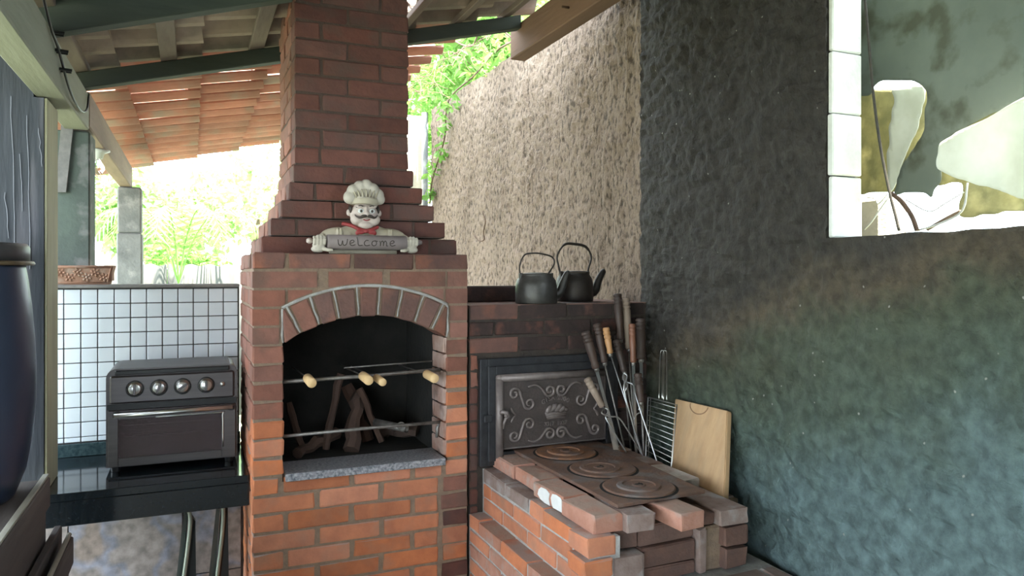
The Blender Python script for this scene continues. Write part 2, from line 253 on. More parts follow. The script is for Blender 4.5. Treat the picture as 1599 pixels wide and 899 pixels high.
# ------------------------------------------------------------------ object helpers
def wloc(o):
    v = Vector(o.location)
    while o.parent: o = o.parent; v += Vector(o.location)
    return v
def thing(name, loc, label, cat, group=None):
    o = bpy.data.objects.new(name, None); o.empty_display_size = .05; COL.objects.link(o); o.location = loc
    o['label'] = label; o['category'] = cat
    if group: o['group'] = group
    return o
def tag(o, label, cat, group=None):
    o['label'] = label; o['category'] = cat
    if group: o['group'] = group
    return o
def link(name, bm, m, parent=None, smooth=False, origin=None, normals=True):
    if normals: bmesh.ops.recalc_face_normals(bm, faces=bm.faces)
    if origin is None:
        if bm.verts:
            xs = [v.co.x for v in bm.verts]; ys = [v.co.y for v in bm.verts]; zs = [v.co.z for v in bm.verts]
            origin = Vector(((min(xs)+max(xs))/2, (min(ys)+max(ys))/2, min(zs)))
        else: origin = Vector((0,0,0))
    origin = Vector(origin)
    for v in bm.verts: v.co -= origin
    me = bpy.data.meshes.new(name); bm.to_mesh(me); bm.free()
    if isinstance(m, (list, tuple)):
        for x in m: me.materials.append(x)
    else: me.materials.append(m)
    if smooth:
        for p in me.polygons: p.use_smooth = True
    o = bpy.data.objects.new(name, me); COL.objects.link(o)
    if parent: o.parent = parent; o.location = origin - wloc(parent)
    else: o.location = origin
    return o
def place_mesh(name, me, parent, loc, rot=(0,0,0)):
    o = bpy.data.objects.new(name, me); COL.objects.link(o)
    if parent: o.parent = parent; o.location = Vector(loc) - wloc(parent)
    else: o.location = loc
    o.rotation_euler = rot
    return o
def struct(o): o['kind'] = 'structure'; return o
def stuff(o): o['kind'] = 'stuff'; return o

def box(bm, a, b, bev=0, mtx=None, mi=0):
    a = Vector(a); b = Vector(b); c = (a + b) / 2; s = b - a
    T = Matrix.Translation(c) @ Matrix.Diagonal((abs(s.x), abs(s.y), abs(s.z), 1))
    if mtx is not None: T = mtx @ T
    r = bmesh.ops.create_cube(bm, size=1, matrix=T)
    if bev:
        es = set(e for v in r['verts'] for e in v.link_edges)
        rr = bmesh.ops.bevel(bm, geom=list(es), offset=bev, segments=1, affect='EDGES')
    if mi:
        for v in r['verts']:
            if v.is_valid:
                for f in v.link_faces: f.material_index = mi
def boxbm(a, b, bev=0, mtx=None):
    bm = bmesh.new(); box(bm, a, b, bev, mtx); return bm
def add_tube(bm, pts, rad, seg=8, cap=True):
    pts = [Vector(p) for p in pts]; n = len(pts)
    if not isinstance(rad, (list, tuple)): rad = [rad] * n
    rings = []; up = None
    for i, p in enumerate(pts):
        t = (pts[min(i+1, n-1)] - pts[max(i-1, 0)])
        if t.length < 1e-9: t = Vector((0,0,1))
        t.normalize()
        if up is None:
            up = Vector((0,0,1)) if abs(t.z) < .9 else Vector((1,0,0))
        sd = t.cross(up)
        if sd.length < 1e-6: sd = t.cross(Vector((1,0,0)))
        sd.normalize(); up = sd.cross(t).normalized()
        rings.append([bm.verts.new(p + (sd * math.cos(2*PI*k/seg) + up * math.sin(2*PI*k/seg)) * rad[i]) for k in range(seg)])
    for i in range(n-1):
        for k in range(seg):
            bm.faces.new((rings[i][k], rings[i][(k+1)%seg], rings[i+1][(k+1)%seg], rings[i+1][k]))
    if cap:
        bm.faces.new(rings[0][::-1]); bm.faces.new(rings[-1])
def tubebm(pts, rad, seg=8): bm = bmesh.new(); add_tube(bm, pts, rad, seg); return bm
def add_lathe(bm, prof, base, axis=(0,0,1), seg=24):
    ax = Vector(axis).normalized(); q = Vector((0,0,1)).rotation_difference(ax); base = Vector(base); rings = []
    for r, h in prof:
        if r < 1e-5: rings.append([bm.verts.new(base + q @ Vector((0,0,h)))])
        else: rings.append([bm.verts.new(base + q @ Vector((r*math.cos(2*PI*k/seg), r*math.sin(2*PI*k/seg), h))) for k in range(seg)])
    for a, b in zip(rings, rings[1:]):
        for k in range(seg):
            if len(a) == 1 and len(b) > 1: bm.faces.new((a[0], b[(k+1)%seg], b[k]))
            elif len(b) == 1 and len(a) > 1: bm.faces.new((a[k], a[(k+1)%seg], b[0]))
            elif len(a) > 1: bm.faces.new((a[k], a[(k+1)%seg], b[(k+1)%seg], b[k]))
    for rg, fl in ((rings[0], True), (rings[-1], False)):
        if len(rg) > 1: bm.faces.new(rg[::-1] if fl else rg)
def lathebm(prof, base, axis=(0,0,1), seg=24): bm = bmesh.new(); add_lathe(bm, prof, base, axis, seg); return bm
def prism(bm, pts, d):
    d = Vector(d); pts = [Vector(p) for p in pts]
    a = [bm.verts.new(p) for p in pts]; b = [bm.verts.new(p + d) for p in pts]
    bm.faces.new(a); bm.faces.new(b[::-1]); n = len(a)
    for i in range(n): bm.faces.new((a[i], b[i], b[(i+1)%n], a[(i+1)%n]))
def prismbm(pts, d): bm = bmesh.new(); prism(bm, pts, d); return bm
def ell(bm, c, r, seg=16, rot=None):
    T = Matrix.Translation(c) @ (rot.to_matrix().to_4x4() if rot else Matrix.Identity(4)) @ Matrix.Diagonal((r[0], r[1], r[2], 1))
    bmesh.ops.create_uvsphere(bm, u_segments=seg, v_segments=max(6, seg//2), radius=1, matrix=T)
def sub(pts, n=4):  # catmull-rom
    pts = [Vector(p) for p in pts]; out = []
    P = [pts[0]*2 - pts[1]] + pts + [pts[-1]*2 - pts[-2]]
    for i in range(1, len(P)-2):
        for k in range(n):
            t = k/n; a,b,c,d = P[i-1],P[i],P[i+1],P[i+2]
            out.append(.5*((2*b) + (c-a)*t + (2*a-5*b+4*c-d)*t*t + (3*b-a-3*c+d)*t**3))
    out.append(pts[-1]); return out

_bc = {}
def brick_mesh(sx, sy, sz, m, var=None, rough=.0030):
    if var is None: var = random.randrange(3)
    key = (round(sx,3), round(sy,3), round(sz,3), m.name, var)
    if key in _bc: return _bc[key]
    rs = random.Random(str(key))
    bm = bmesh.new(); bmesh.ops.create_cube(bm, size=1, matrix=Matrix.Diagonal((sx, sy, sz, 1)))
    bmesh.ops.bevel(bm, geom=list(bm.edges), offset=min(.004, min(sx,sy,sz)*.12), segments=1, affect='EDGES')
    for v in bm.verts:
        v.co += Vector((rs.uniform(-1,1), rs.uniform(-1,1), rs.uniform(-1,1))) * rough
    bmesh.ops.recalc_face_normals(bm, faces=bm.faces)
    me = bpy.data.meshes.new('brick'); bm.to_mesh(me); bm.free(); me.materials.append(m)
    _bc[key] = me; return me
def brick(parent, x0, x1, y0, y1, z0, z1, m, var=None, rot=(0,0,0), jit=.0015):
    me = brick_mesh(x1-x0, y1-y0, z1-z0, m, var)
    c = Vector(((x0+x1)/2 + 0, (y0+y1)/2 + random.uniform(-jit, jit), (z0+z1)/2))
    return place_mesh('brick', me, parent, c, (rot[0]+random.uniform(-.004,.004), rot[1]+random.uniform(-.006,.006), rot[2]))

# =================================================================== STRUCTURE
WA, WB = 1.6055, .104            # dark wall plane: X = WA + WB*Y
def wx(Y): return WA + WB * Y
# floor and ground
struct(link('floor', boxbm((-1.6,-3.2,-.1), (1.98,4.2,0)), M['floor']))
struct(link('ground', boxbm((-14,-10,-.16), (16,24,-.101)), M['ground']))

# dark right wall with the window opening: grid skin with relief
WY0, WY1, WZ0, WZ1 = .45, 1.712, 1.724, 2.60
def dark_wall():
    bm = bmesh.new(); th = .12
    ys = [-3.1 + .15*i for i in range(25)] + [.65 + .0125*i for i in range(183)] + [2.935]
    ys = sorted(set([y for y in ys if abs(y-WY1) > .007 and abs(y-WY0) > .02] + [WY0, WY1]))
    zs = [.1*i for i in range(6)] + [.6 + .0125*i for i in range(190)] + [3.0, 3.1, 3.19]
    zs = sorted(set([z for z in zs if abs(z-WZ0) > .007 and abs(z-WZ1) > .007] + [WZ0, WZ1]))
    def hole(y, z): return WY0 + 1e-4 < y < WY1 - 1e-4 and WZ0 + 1e-4 < z < WZ1 - 1e-4
    g = {}
    for i, y in enumerate(ys):
        for j, z in enumerate(zs):
            d = noise.noise(Vector((y*2.5, z*3, 1)))*.012 + (abs(noise.noise(Vector((y*6+z*3, z*11-y*2, 5))))-.2)*-.022 + (abs(noise.noise(Vector((y*14+z*6, z*24-y*5, 9))))-.2)*-.013 + noise.noise(Vector((y*30, z*42, 9)))*.005
            edge = (abs(y-WY1) < .001 and WZ0-.001 <= z <= WZ1) or (abs(z-WZ0) < .001 and WY0 <= y <= WY1)
            jy = random.uniform(-.003,.003) if (abs(y-WY1) < .001) else 0
            jz = noise.noise(Vector((y*9, 0, 3)))*.006 if (abs(z-WZ0) < .001) else 0
            g[i,j] = bm.verts.new((wx(y) + d*(.3 if edge else 1), y + jy, z + jz))
    b0 = {}
    for i in range(len(ys)-1):
        for j in range(len(zs)-1):
            if hole((ys[i]+ys[i+1])/2, (zs[j]+zs[j+1])/2): continue
            bm.faces.new((g[i,j], g[i+1,j], g[i+1,j+1], g[i,j+1]))
    # thickness: extrude every boundary edge outward and close with an outer skin
    be = [e for e in bm.edges if e.is_boundary]
    r = bmesh.ops.extrude_edge_only(bm, edges=be)
    for v in [x for x in r['geom'] if isinstance(x, bmesh.types.BMVert)]:
        v.co.x = wx(v.co.y) + th
    # outer skin boxes
    for (ya, yb, za, zb) in ((-3.1, WY0, 0, zs[-1]), (WY1, 2.935, 0, zs[-1]), (WY0, WY1, 0, WZ0), (WY0, WY1, WZ1, zs[-1])):
        q = [bm.verts.new((wx(y)+th, y, z)) for y, z in ((ya,za),(yb,za),(yb,zb),(ya,zb))]; bm.faces.new(q)
    for v in list(bm.verts):
        if not v.link_faces: bm.verts.remove(v)
    return link('wall_right', bm, M['dark_wall'], smooth=False, origin=(0,0,0))
struct(dark_wall())

# rough boundary wall running on outdoors
def rough_wall():
    bm = bmesh.new(); X = 1.93; ys = [2.93 + .03*i for i in range(112)]; zs = [.03*j for j in range(102)]
    g = {}
    for i, y in enumerate(ys):
        for j, z in enumerate(zs):
            top = 3.04 + noise.noise(Vector((y*3, 0, 2)))*.025
            zz = z / zs[-1] * top
            d = noise.noise(Vector((y*4, z*3, 1)))*.012 + noise.noise(Vector((y*16, z*13, 5)))*.012 + noise.noise(Vector((y*34, z*30, 9)))*.007
            g[i,j] = bm.verts.new((X + d, y, zz))
    for i in range(len(ys)-1):
        for j in range(len(zs)-1): bm.faces.new((g[i,j], g[i+1,j], g[i+1,j+1], g[i,j+1]))
    r = bmesh.ops.extrude_edge_only(bm, edges=[e for e in bm.edges if e.is_boundary])
    nv = [x for x in r['geom'] if isinstance(x, bmesh.types.BMVert)]
    for v in nv: v.co.x = X + .15
    bmesh.ops.contextual_create(bm, geom=[e for e in bm.edges if e.is_boundary])
    return link('wall_back', bm, M['rough_wall'], origin=(X,3,0))
struct(rough_wall())
# unseen wall added behind the camera to dim the patio, open at left
struct(link('wall_front', boxbm((-.9,-2.72,0), (2.0,-2.6,2.95)), M['concrete_dark']))

# window jamb: white plastered blocks facing the opening
wj = bmesh.new()
for k in range(6):
    z0 = WZ0 + .002 + k*.19; z1 = min(z0 + .186, WZ1)
    if z1 - z0 < .03: continue
    a = random.uniform(-.003,.003)
    box(wj, (wx(WY1)+.004+a, WY1-.022+a, z0), (wx(WY1)+.125+a, WY1-.001, z1), .004)
jm = link('window_1', wj, M['plastic_white'])
M['jamb'] = mat('whitewashed block', (0.62,0.63,0.60), (0.50,0.52,0.48), 9, .95, .9, 60)
jm.data.materials[0] = M['jamb']; struct(jm)

# half wall behind the counter, with white tiles one by one
HY = 3.50
hw = struct(link('wall_left', boxbm((-.75, HY+.006, 0), (.195, HY+.12, 1.555)), M['grout']))
struct(link('trim_1', boxbm((-.75, HY-.012, 1.555), (.195, HY+.14, 1.569), .003), M['cap']))
pt = .0605; zt = 1.551
tm = {}
def tile_mesh(w_, h_, m, d=.008, key='t'):
    k = (round(w_,4), round(h_,4), m.name)
    if k not in tm:
        b_ = bmesh.new(); bmesh.ops.create_cube(b_, size=1, matrix=Matrix.Diagonal((w_, d, h_, 1)))
        bmesh.ops.bevel(b_, geom=list(b_.edges), offset=.0014, segments=1, affect='EDGES')
        me = bpy.data.meshes.new('tile'); b_.to_mesh(me); b_.free(); me.materials.append(m); tm[k] = me
    return tm[k]
for i in range(13):
    for j in range(10):
        cx = .190 - pt*(i+.5); cz = zt - pt*(j+.5)
        place_mesh('tile', tile_mesh(pt-.004, pt-.004, M['tile']), hw, (cx, HY+.002+random.uniform(-.0007,.0007), cz), (random.uniform(-.006,.006), 0, random.uniform(-.006,.006)))
hh = (zt - pt*10) - .925
for i in range(13):
    place_mesh('tile', tile_mesh(pt-.004, hh-.003, M['tile']), hw, (.190 - pt*(i+.5), HY+.002, .925+hh/2))
# stone look tiles under the counter
sw = struct(link('wall_under_counter', boxbm((-.75, 3.31, 0), (.1995, 3.49, .78)), M['grout']))
sw.name = 'trim_2'
for (xa, xb) in ((-.75,-.436), (-.432,-.034), (-.028,.19)):
    for (za, zb) in ((0.003,.386), (.391,.778)):
        place_mesh('tile', tile_mesh(xb-xa, zb-za, M['stone_tile'], .012), sw, ((xa+xb)/2, 3.307, (za+zb)/2))

# =================================================================== ROOF
A = .255
def zr(X): return 2.40 + A*(X+.397)      # underside of the rafters
slope = math.atan(A)
roof = thing('tiled_roof', (.3, 4.2, 2.5), 'sloping lean-to roof of clay tiles over the barbecue', 'roof')
def s_tile(m, W_=.245, lift_=.0):
    bm = bmesh.new(); L_, n = .40, 12
    top = []; bot = []
    for i in (0, 1):
        for k in range(n+1):
            t = k/n; z = .036*math.sin(2*PI*t)*(-1 if lift_ else 1) + lift_*(t-.5); y = (t-.5)*W_
            lift = .0 if i else .012
            bot.append(bm.verts.new((-L_/2 + i*L_, y, z + lift))); top.append(bm.verts.new((-L_/2 + i*L_, y, z + lift + .011)))
    m_ = n+1
    for k in range(n):
        bm.faces.new((bot[k], bot[k+1], bot[m_+k+1], bot[m_+k])); bm.faces.new((top[k], top[m_+k], top[m_+k+1], top[k+1]))
        bm.faces.new((bot[k], top[k], top[k+1], bot[k+1])); bm.faces.new((bot[m_+k], bot[m_+k+1], top[m_+k+1], top[m_+k]))
    for k in (0, n): bm.faces.new((bot[k], bot[m_+k], top[m_+k], top[k]))
    bmesh.ops.recalc_face_normals(bm, faces=bm.faces)
    me = bpy.data.meshes.new('roof_tile'); bm.to_mesh(me); bm.free(); me.materials.append(m)
    for p in me.polygons: p.use_smooth = False
    return me
st_a, st_b = s_tile(M['tile_roof'], .232, .032), s_tile(M['tile_roof_grey'])
PX_, PYY = .33, .235
for r_ in range(20):
    Y = 2.42 + r_*PYY
    for c_ in range(9):
        X = -.98 + (c_+.5)*PX_
        if Y > 3.75 and X > 1.45: continue
        if c_ == 8 and Y > 3.3: continue  # extra last column, added to block sun above the kettles
        if .25 < X < .92 and 2.98 < Y < 3.45: continue
        z = zr(X) + .125
        me = st_b if Y < 3.7 else st_a
        place_mesh('roof_tile', me, roof, (X, Y + random.uniform(-.004,.004), z + random.uniform(-.002,.004)), (random.uniform(-.012,.012), -slope + .045 + random.uniform(-.008,.008), random.uniform(-.015,.015)))
# unseen near end of the roof, extended to keep daylight off the interior
bm = bmesh.new()
pts = []
for i in range(9):
    X = -1.7 + i*.46
    pts.append(X)
prism(bm, [(-2.3,-3.4,zr(-2.3)+.11), (2.05,-3.4,zr(2.05)+.11), (2.05,-3.4,zr(2.05)+.15), (-2.3,-3.4,zr(-2.3)+.15)], (0, 5.72, 0))
struct(link('ceiling', bm, M['tile_roof_grey']))

def beam_x(name, X0, X1, Y0, Y1, h, m, dz=0, label=None, a=A):
    z0 = zr(X0)+dz; z1 = z0 + a*(X1-X0)
    bm = bmesh.new(); prism(bm, [(X0,Y0,z0),(X1,Y0,z1),(X1,Y0,z1+h),(X0,Y0,z0+h)], (0,Y1-Y0,0))
    bmesh.ops.bevel(bm, geom=list(bm.edges), offset=.004, segments=1, affect='EDGES')
    o = link(name, bm, m); return o
tag(beam_x('rafter', -.56, .34, 2.76, 2.82, .115, M['rafter'], -.022, a=.30), 'thick dark green rafter at the top left, nearest the camera', 'rafter')
tag(beam_x('rafter', -.47, 1.60, 3.59, 3.65, .07, M['rafter']), 'long dark green rafter passing behind the brick chimney', 'rafter')
blab = ['roof batten at the left end, over the pale corner beam', 'roof batten second from the left, between the two dark rafters', 'roof batten just left of the brick chimney', 'roof batten hidden mostly behind the brick chimney', 'roof batten close against the right side of the chimney', 'slanting roof batten right of the chimney with frayed tie', 'roof batten furthest right near the foliage gap']
for k, X in enumerate((-.43, -.09, .275, .60, .96, 1.25, 1.52)):
    z = zr(X) + .07
    y0 = 1.6
    if .30 < X < .85: y0 = 3.46
    w_ = .065 if k < 3 else .045
    bm = bmesh.new(); prism(bm, [(X-w_/2, y0, z-A*w_/2), (X+w_/2, y0, z+A*w_/2), (X+w_/2, y0, z+A*w_/2+.032), (X-w_/2, y0, z-A*w_/2+.032)], (0, 3.68-y0, 0))
    if y0 < 2: bmesh.ops.bevel(bm, geom=list(bm.edges), offset=.003, segments=1, affect='EDGES')
    tag(link('roof_batten', bm, M['batten']), blab[k], 'batten')
# longitudinal beams
tag(link('corner_beam', boxbm((-.49, 1.3, 2.22), (-.397, 3.60, 2.372), .005), M['timber_pale']), 'pale grey green beam running overhead from the upper left corner', 'beam')
tag(link('eave_beam', boxbm((-.475, 3.605, 2.235), (-.395, 6.10, 2.385), .005), M['timber']), 'brown eave beam reaching out to the far concrete post', 'beam')
tag(link('ridge_beam', boxbm((1.60, .6, 2.78), (1.69, 3.74, 2.945), .005), M['timber']), 'reddish brown timber beam with sawn end against the rough wall', 'beam')
for o in bpy.data.objects:
    if o.name.startswith('ridge_beam'): o.data.materials[0] = M['beam_red'] if 'beam_red' in M else mat('red brown beam', (0.18,0.10,0.066), (0.13,0.075,0.052), 8, .85, .6, 60, stretch=(1,.12,1))

# posts
pp = thing('wooden_post', (-.58, 3.08, .871), 'wide dark painted wooden post standing on the counter behind the drum', 'post')
link('plank', prismbm([(-.715,2.965,.871),(-.462,2.965,.871),(-.462,2.965,2.215),(-.492,2.965,2.215),(-.492,2.965,2.43),(-.715,2.965,2.43)], (0,.22,0)), M['post_dark'], pp)
link('edge_strip', boxbm((-.461, 2.968, .8715), (-.452, 3.188, 2.215), .002), M['post_edge'], pp)['label'] = 'post side painted pale as lit from outdoors'
ct = bmesh.new()
for (px_, ya, yb) in ((18, 150, 400), (42, 180, 420), (30, 240, 330), (8, 300, 372), (60, 200, 260)):
    p0 = PY(px_, ya, 2.964); p1 = PY(px_+6, yb, 2.964)
    ptsx = [p0.lerp(p1, t/8) + Vector((random.uniform(-.003,.003), 0, 0)) for t in range(9)]
    add_tube(ct, ptsx, .0018, 5)
link('paint_run', ct, mat('pale paint drips', (0.16,0.17,0.20), (0.10,0.11,0.13), 10, .4), pp)
pl = thing('concrete_pillar', (-.5, 3.72, 0), 'square green grey concrete pillar standing behind the tiled half wall', 'pillar')
link('shaft', boxbm((-.63, 3.63, 0), (-.397, 3.83, 2.22), .006), M['concrete_dark'], pl)
bm = bmesh.new(); a_ = PY(98,165,3.615); b_ = PY(115,192,3.615); c_ = PY(103,300,3.615); d_ = PY(86,300,3.615)
prism(bm, [a_, b_, c_, d_], (0,.012,0)); link('brace_board', bm, M['cap'], pl)
fp = thing('far_concrete_post', (-.4, 6.1, 0), 'far weathered concrete post holding up the outer roof edge', 'post')
link('shaft', boxbm((-.49, 5.98, 0), (-.325, 6.16, 1.90), .01), M['concrete'], fp)
link('upper_shaft', boxbm((-.485, 5.985, 1.903), (-.33, 6.155, 2.232), .01), M['concrete'], fp)
ep = thing('end_post', (1.84, 6.45, 0), 'pale concrete post at the far end of the rough wall', 'post')
link('shaft', boxbm((1.74, 6.36, 0), (1.90, 6.52, 3.0), .01), M['concrete_pale'], ep)
pa = link('drain_pipe', tubebm([(1.885, 6.31, 0), (1.885, 6.31, 3.02)], .028, 12), M['concrete'], None, True); tag(pa, 'narrow grey pipe between the rough wall and the pale end post', 'pipe')

# =================================================================== BARBECUE
P_ = .0675; TOP = 1.69; FY = 2.80
bb = thing('brick_barbecue', (.6, 3.1, 0), 'tall red brick barbecue with arched firebox and stepped chimney', 'barbecue')
OX0, OX1 = .307, .924; SPR = 1.36; APX = 1.455
half = (OX1-OX0)/2; ris = APX-SPR; RA = (half*half + ris*ris)/(2*ris); CX = (OX0+OX1)/2; CZ = APX-RA
MR = .005
def course_top(i): return TOP - P_*i
# mortar core
cb = bmesh.new()
box(cb, (.2+MR, FY+MR, 0), (OX0-.004, 3.49, TOP-.006)); box(cb, (OX1+.004, FY+MR, 0), (1.012, 3.49, TOP-.006))
box(cb, (OX0-.004, FY+MR, 0), (OX1+.004, 3.49, .862))
link('mortar', cb, M['mortar'], bb)
# arch filler strips
cb = bmesh.new(); n = 20
for k in range(n):
    xa = OX0-.004 + (OX1-OX0+.008)*k/n; xb = OX0-.004 + (OX1-OX0+.008)*(k+1)/n
    def az(x): return CZ + math.sqrt(max(0, RA*RA-(min(max(x,OX0),OX1)-CX)**2)) + .003
    prism(cb, [(xa,FY+MR,az(xa)), (xb,FY+MR,az(xb)), (xb,FY+MR,TOP-.006), (xa,FY+MR,TOP-.006)], (0,.11,0))
bmesh.ops.remove_doubles(cb, verts=cb.verts, dist=1e-5)
link('arch_mortar', cb, M['mortar'], bb)
# inner lining
cb = bmesh.new()
box(cb, (OX0-.0035, FY+.118, .863), (OX0+.006, 3.40, 1.68)); box(cb, (OX0, 3.36, .863), (OX1, 3.40, 1.68)); box(cb, (OX0, FY+.118, 1.60), (OX1, 3.40, 1.68))
box(cb, (OX0, FY+.16, .863), (OX1, 3.38, .885))
link('firebox_lining', cb, M['soot'], bb)
link('firebox_side', boxbm((OX1-.008, FY+.113, .863), (OX1+.002, 3.40, 1.68)), M['soot'], bb)
g = .0095
def ocut(x0, x1, z0, z1):   # does the brick fall in the opening or the arch ring?
    RO = RA + .118
    xm = min(max(CX, x0), x1)
    far = max(math.hypot(x0-CX, z0-CZ), math.hypot(x1-CX, z0-CZ))
    near = math.hypot(xm-CX, z0-CZ)
    return near < RO
# front face courses
for i in range(25):
    zt_ = course_top(i); zb = zt_-P_+g
    if zb < 0.0: zb = 0.004
    if zt_ < .02: continue
    m_ = M['brick_arch'] if i == 0 else (M['brick_mid'] if i < 5 else M['brick'])  # upper courses take darker tones for the weaker light there
    if i >= 12:   # below the sill
        js = [.2, .322, .561, .794, .905, 1.012] if i % 2 == 0 else [.2, .434, .673, .910, 1.012]
        if i == 12: js = [.2, .307, .561, .794, .924, 1.012]
    elif i >= 5: js = None
    if i == 0: js = [.2,.322,.56,.80,1.012]
    if i == 1: js = [.2,.425,.465,.665,.71,.925,1.012]
    if i >= 5 and i < 12:
        brick(bb, .2, OX0-.001, FY, FY+.115, zb, zt_, M['brick'] if i > 8 else M['brick_mid'])
        brick(bb, OX1+.001, 1.012, FY, FY+.115, zb, zt_, M['brick'] if i > 6 else M['brick_mid'])
        continue
    if i in (1,2,3,4):
        # rows cut to the curve of the arch ring
        segs = {1: [(.2,.425),(.437,.455),(.467,.668),(.70,.920),(.930,1.012)], 2: [(.2,.312),(.322,.47),(.76,.912),(.922,1.012)], 3: [(.2,.291),(.940,1.012)], 4: [(.2,.291),(.940,1.012)]}[i]
        RO = RA + .124
        for a_, b_ in segs:
            if b_-a_ < .03: continue
            bot = []
            for q in range(13):
                x_ = a_ + (b_-a_)*q/12; zc = CZ + math.sqrt(RO*RO-(x_-CX)**2) if abs(x_-CX) < .322 else zb
                bot.append((x_, max(zb, zc)))
            bot = [p for p in bot if p[1] < zt_-.006]
            if len(bot) < 2: continue
            b2 = bmesh.new(); poly = [Vector((x_,FY,z_)) for x_, z_ in bot] + [Vector((bot[-1][0],FY,zt_)), Vector((bot[0][0],FY,zt_))]
            if all(abs(z_-zb) < 1e-6 for _, z_ in bot): poly = [poly[0], poly[len(bot)-1], poly[-2], poly[-1]]
            prism(b2, poly, (0,.115,0)); bmesh.ops.bevel(b2, geom=[e for e in b2.edges if e.calc_face_angle(0) > .5], offset=.003, segments=1, affect='EDGES')
            link('brick', b2, m_, bb)
        continue
    for a_, b_ in zip(js, js[1:]):
        if i == 1 and b_-a_ < .05: continue
        e = 0 if b_ > 1.0 else g
        mm_ = m_
        if i > 12 and a_ > .88: mm_ = random.choice([M['brick'], M['brick_red'], M['brick_mid']])
        brick(bb, a_ + random.uniform(0,.002), b_-e*(1.9 if i > 11 else 1.3), FY - (.004 if i == 0 else 0), FY+.115, zb, zt_, mm_)
# left flank bricks
for i in range(25):
    zt_ = course_top(i); zb = zt_-P_+g
    if zt_ < .02: continue
    js = [2.92, 3.14, 3.37, 3.488] if i % 2 else [2.92, 3.03, 3.26, 3.488]
    for a_, b_ in zip(js, js[1:]):
        brick(bb, .2, .30, a_+.003, b_-g*.7, max(zb,.004), zt_, M['brick_mid'] if i < 10 else M['brick'])
# voussoirs: the ring ends are upright, so the outer arc fans less than the inner one
NV = 9; half_ang = math.asin((half+.002)/RA); R1 = RA+.108; half_out = math.asin((half+.004)/R1)
def vpt(t, rr):    # t -1..1 along the ring, rr between RA and R1
    f_ = (rr-RA)/(R1-RA); am = half_ang*(1-f_) + half_out*f_; a = max(-am, min(am, t*half_ang)); return (CX+rr*math.sin(a), CZ+rr*math.cos(a))
for k in range(NV):
    t0 = -1 + 2*k/NV + .028; t1 = -1 + 2*(k+1)/NV - .028
    b_ = bmesh.new(); pts = []
    for (t, rr) in ((t0,RA+.001), (t1,RA+.001), (t1,R1), (t0,R1)):
        x_, z_ = vpt(t, rr); pts.append(Vector((x_, FY-.004, z_)))
    prism(b_, pts, (0,.12,0)); bmesh.ops.bevel(b_, geom=list(b_.edges), offset=.004, segments=1, affect='EDGES')
    for v in b_.verts: v.co += Vector((random.uniform(-1,1),random.uniform(-1,1),random.uniform(-1,1)))*.0018
    link('brick', b_, M['brick_mid'] if k in (0,1,8) else M['brick_arch'], bb)
b_ = bmesh.new()
add_tube(b_, [(vpt(-1+2*k/24, R1+.007)[0], FY+.002, vpt(-1+2*k/24, R1+.007)[1]) for k in range(25)], .0055, 6)
for k in range(NV+1):
    t = -1 + 2*k/NV + (-.012 if k == 0 else .012 if k == NV else 0)
    add_tube(b_, [(vpt(t, rr)[0]+random.uniform(-.002,.002), FY+.002, vpt(t, rr)[1]) for rr in (RA+.006, RA+.03, RA+.06, RA+.09, R1+.004)], [.003,.0045,.0035,.0045,.0045] if k in (0,1,2,9) else .003, 6)
link('pale_pointing', b_, M['mortar_light'], bb)['label'] = 'pale grey pointing around the arch stones'
# jamb bricks lining the right cheek
for k in range(8):
    z0 = .898 + k*.0675
    z1 = z0 + .060
    brick(bb, OX1-.011, OX1+.0005, FY+.006, FY+.15, z0, z1, M['firebrick'])
# sill
sl = bmesh.new(); box(sl, (.312, FY-.022, .866), (.915, FY+.17, .894), .002)
link('granite_sill', sl, M['granite'], bb)
# ledge top slab
link('ledge', boxbm((.205, FY+.008, TOP-.0055), (1.01, 3.49, TOP-.001)), M['mortar'], bb)
# stepped hood and chimney
CY = 2.93; CYB = 3.44; Q = .069
lefts = [.241,.273,.311,.341,.356,.361]; rights = [1.010,.963,.912,.866,.829,.806]
cb = bmesh.new()
for k in range(5):
    box(cb, (lefts[k]+MR, CY+MR, TOP+Q*k), (rights[k]-MR, 3.48-MR, TOP+Q*(k+1)-.004))
box(cb, (.361+MR, CY+MR, TOP+Q*5-.004), (.806-MR, CYB-MR, 3.25))
link('chimney_mortar', cb, M['mortar_brown'], bb)
def split(x0, x1, off, pitch=.23):
    js = [x0]; x = x0 + off
    while x < x1 - .06: js.append(x); x += pitch
    js.append(x1); return js
for k in range(20):
    z0 = TOP + Q*k + .002; z1 = z0 + Q - .0085
    if k < 5: x0, x1, yb = lefts[k], rights[k], 3.48
    else: x0, x1, yb = .361, .806, CYB
    if k >= 6: js = [x0,.567,x1] if k % 2 else [x0,.466,.697,x1]
    else: js = split(x0, x1, .10 if k % 2 else .20)
    mm_ = M['brick_red']
    for a_, b_ in zip(js, js[1:]): brick(bb, a_, b_-(g if b_ < x1 else 0), CY, CY+.11, z0, z1, mm_, jit=.002)
    js = split(CY+.115, yb, .12 if k % 2 else .22, .23)
    for a_, b_ in zip(js, js[1:]):
        brick(bb, x0 + random.uniform(-.003,.002), x0+.10, a_, b_-g, z0, z1, M['brick_mid'])
        if k < 17: brick(bb, x1-.10, x1 + random.uniform(-.002,.002), a_, b_-g, z0, z1, M['brick_mid'])

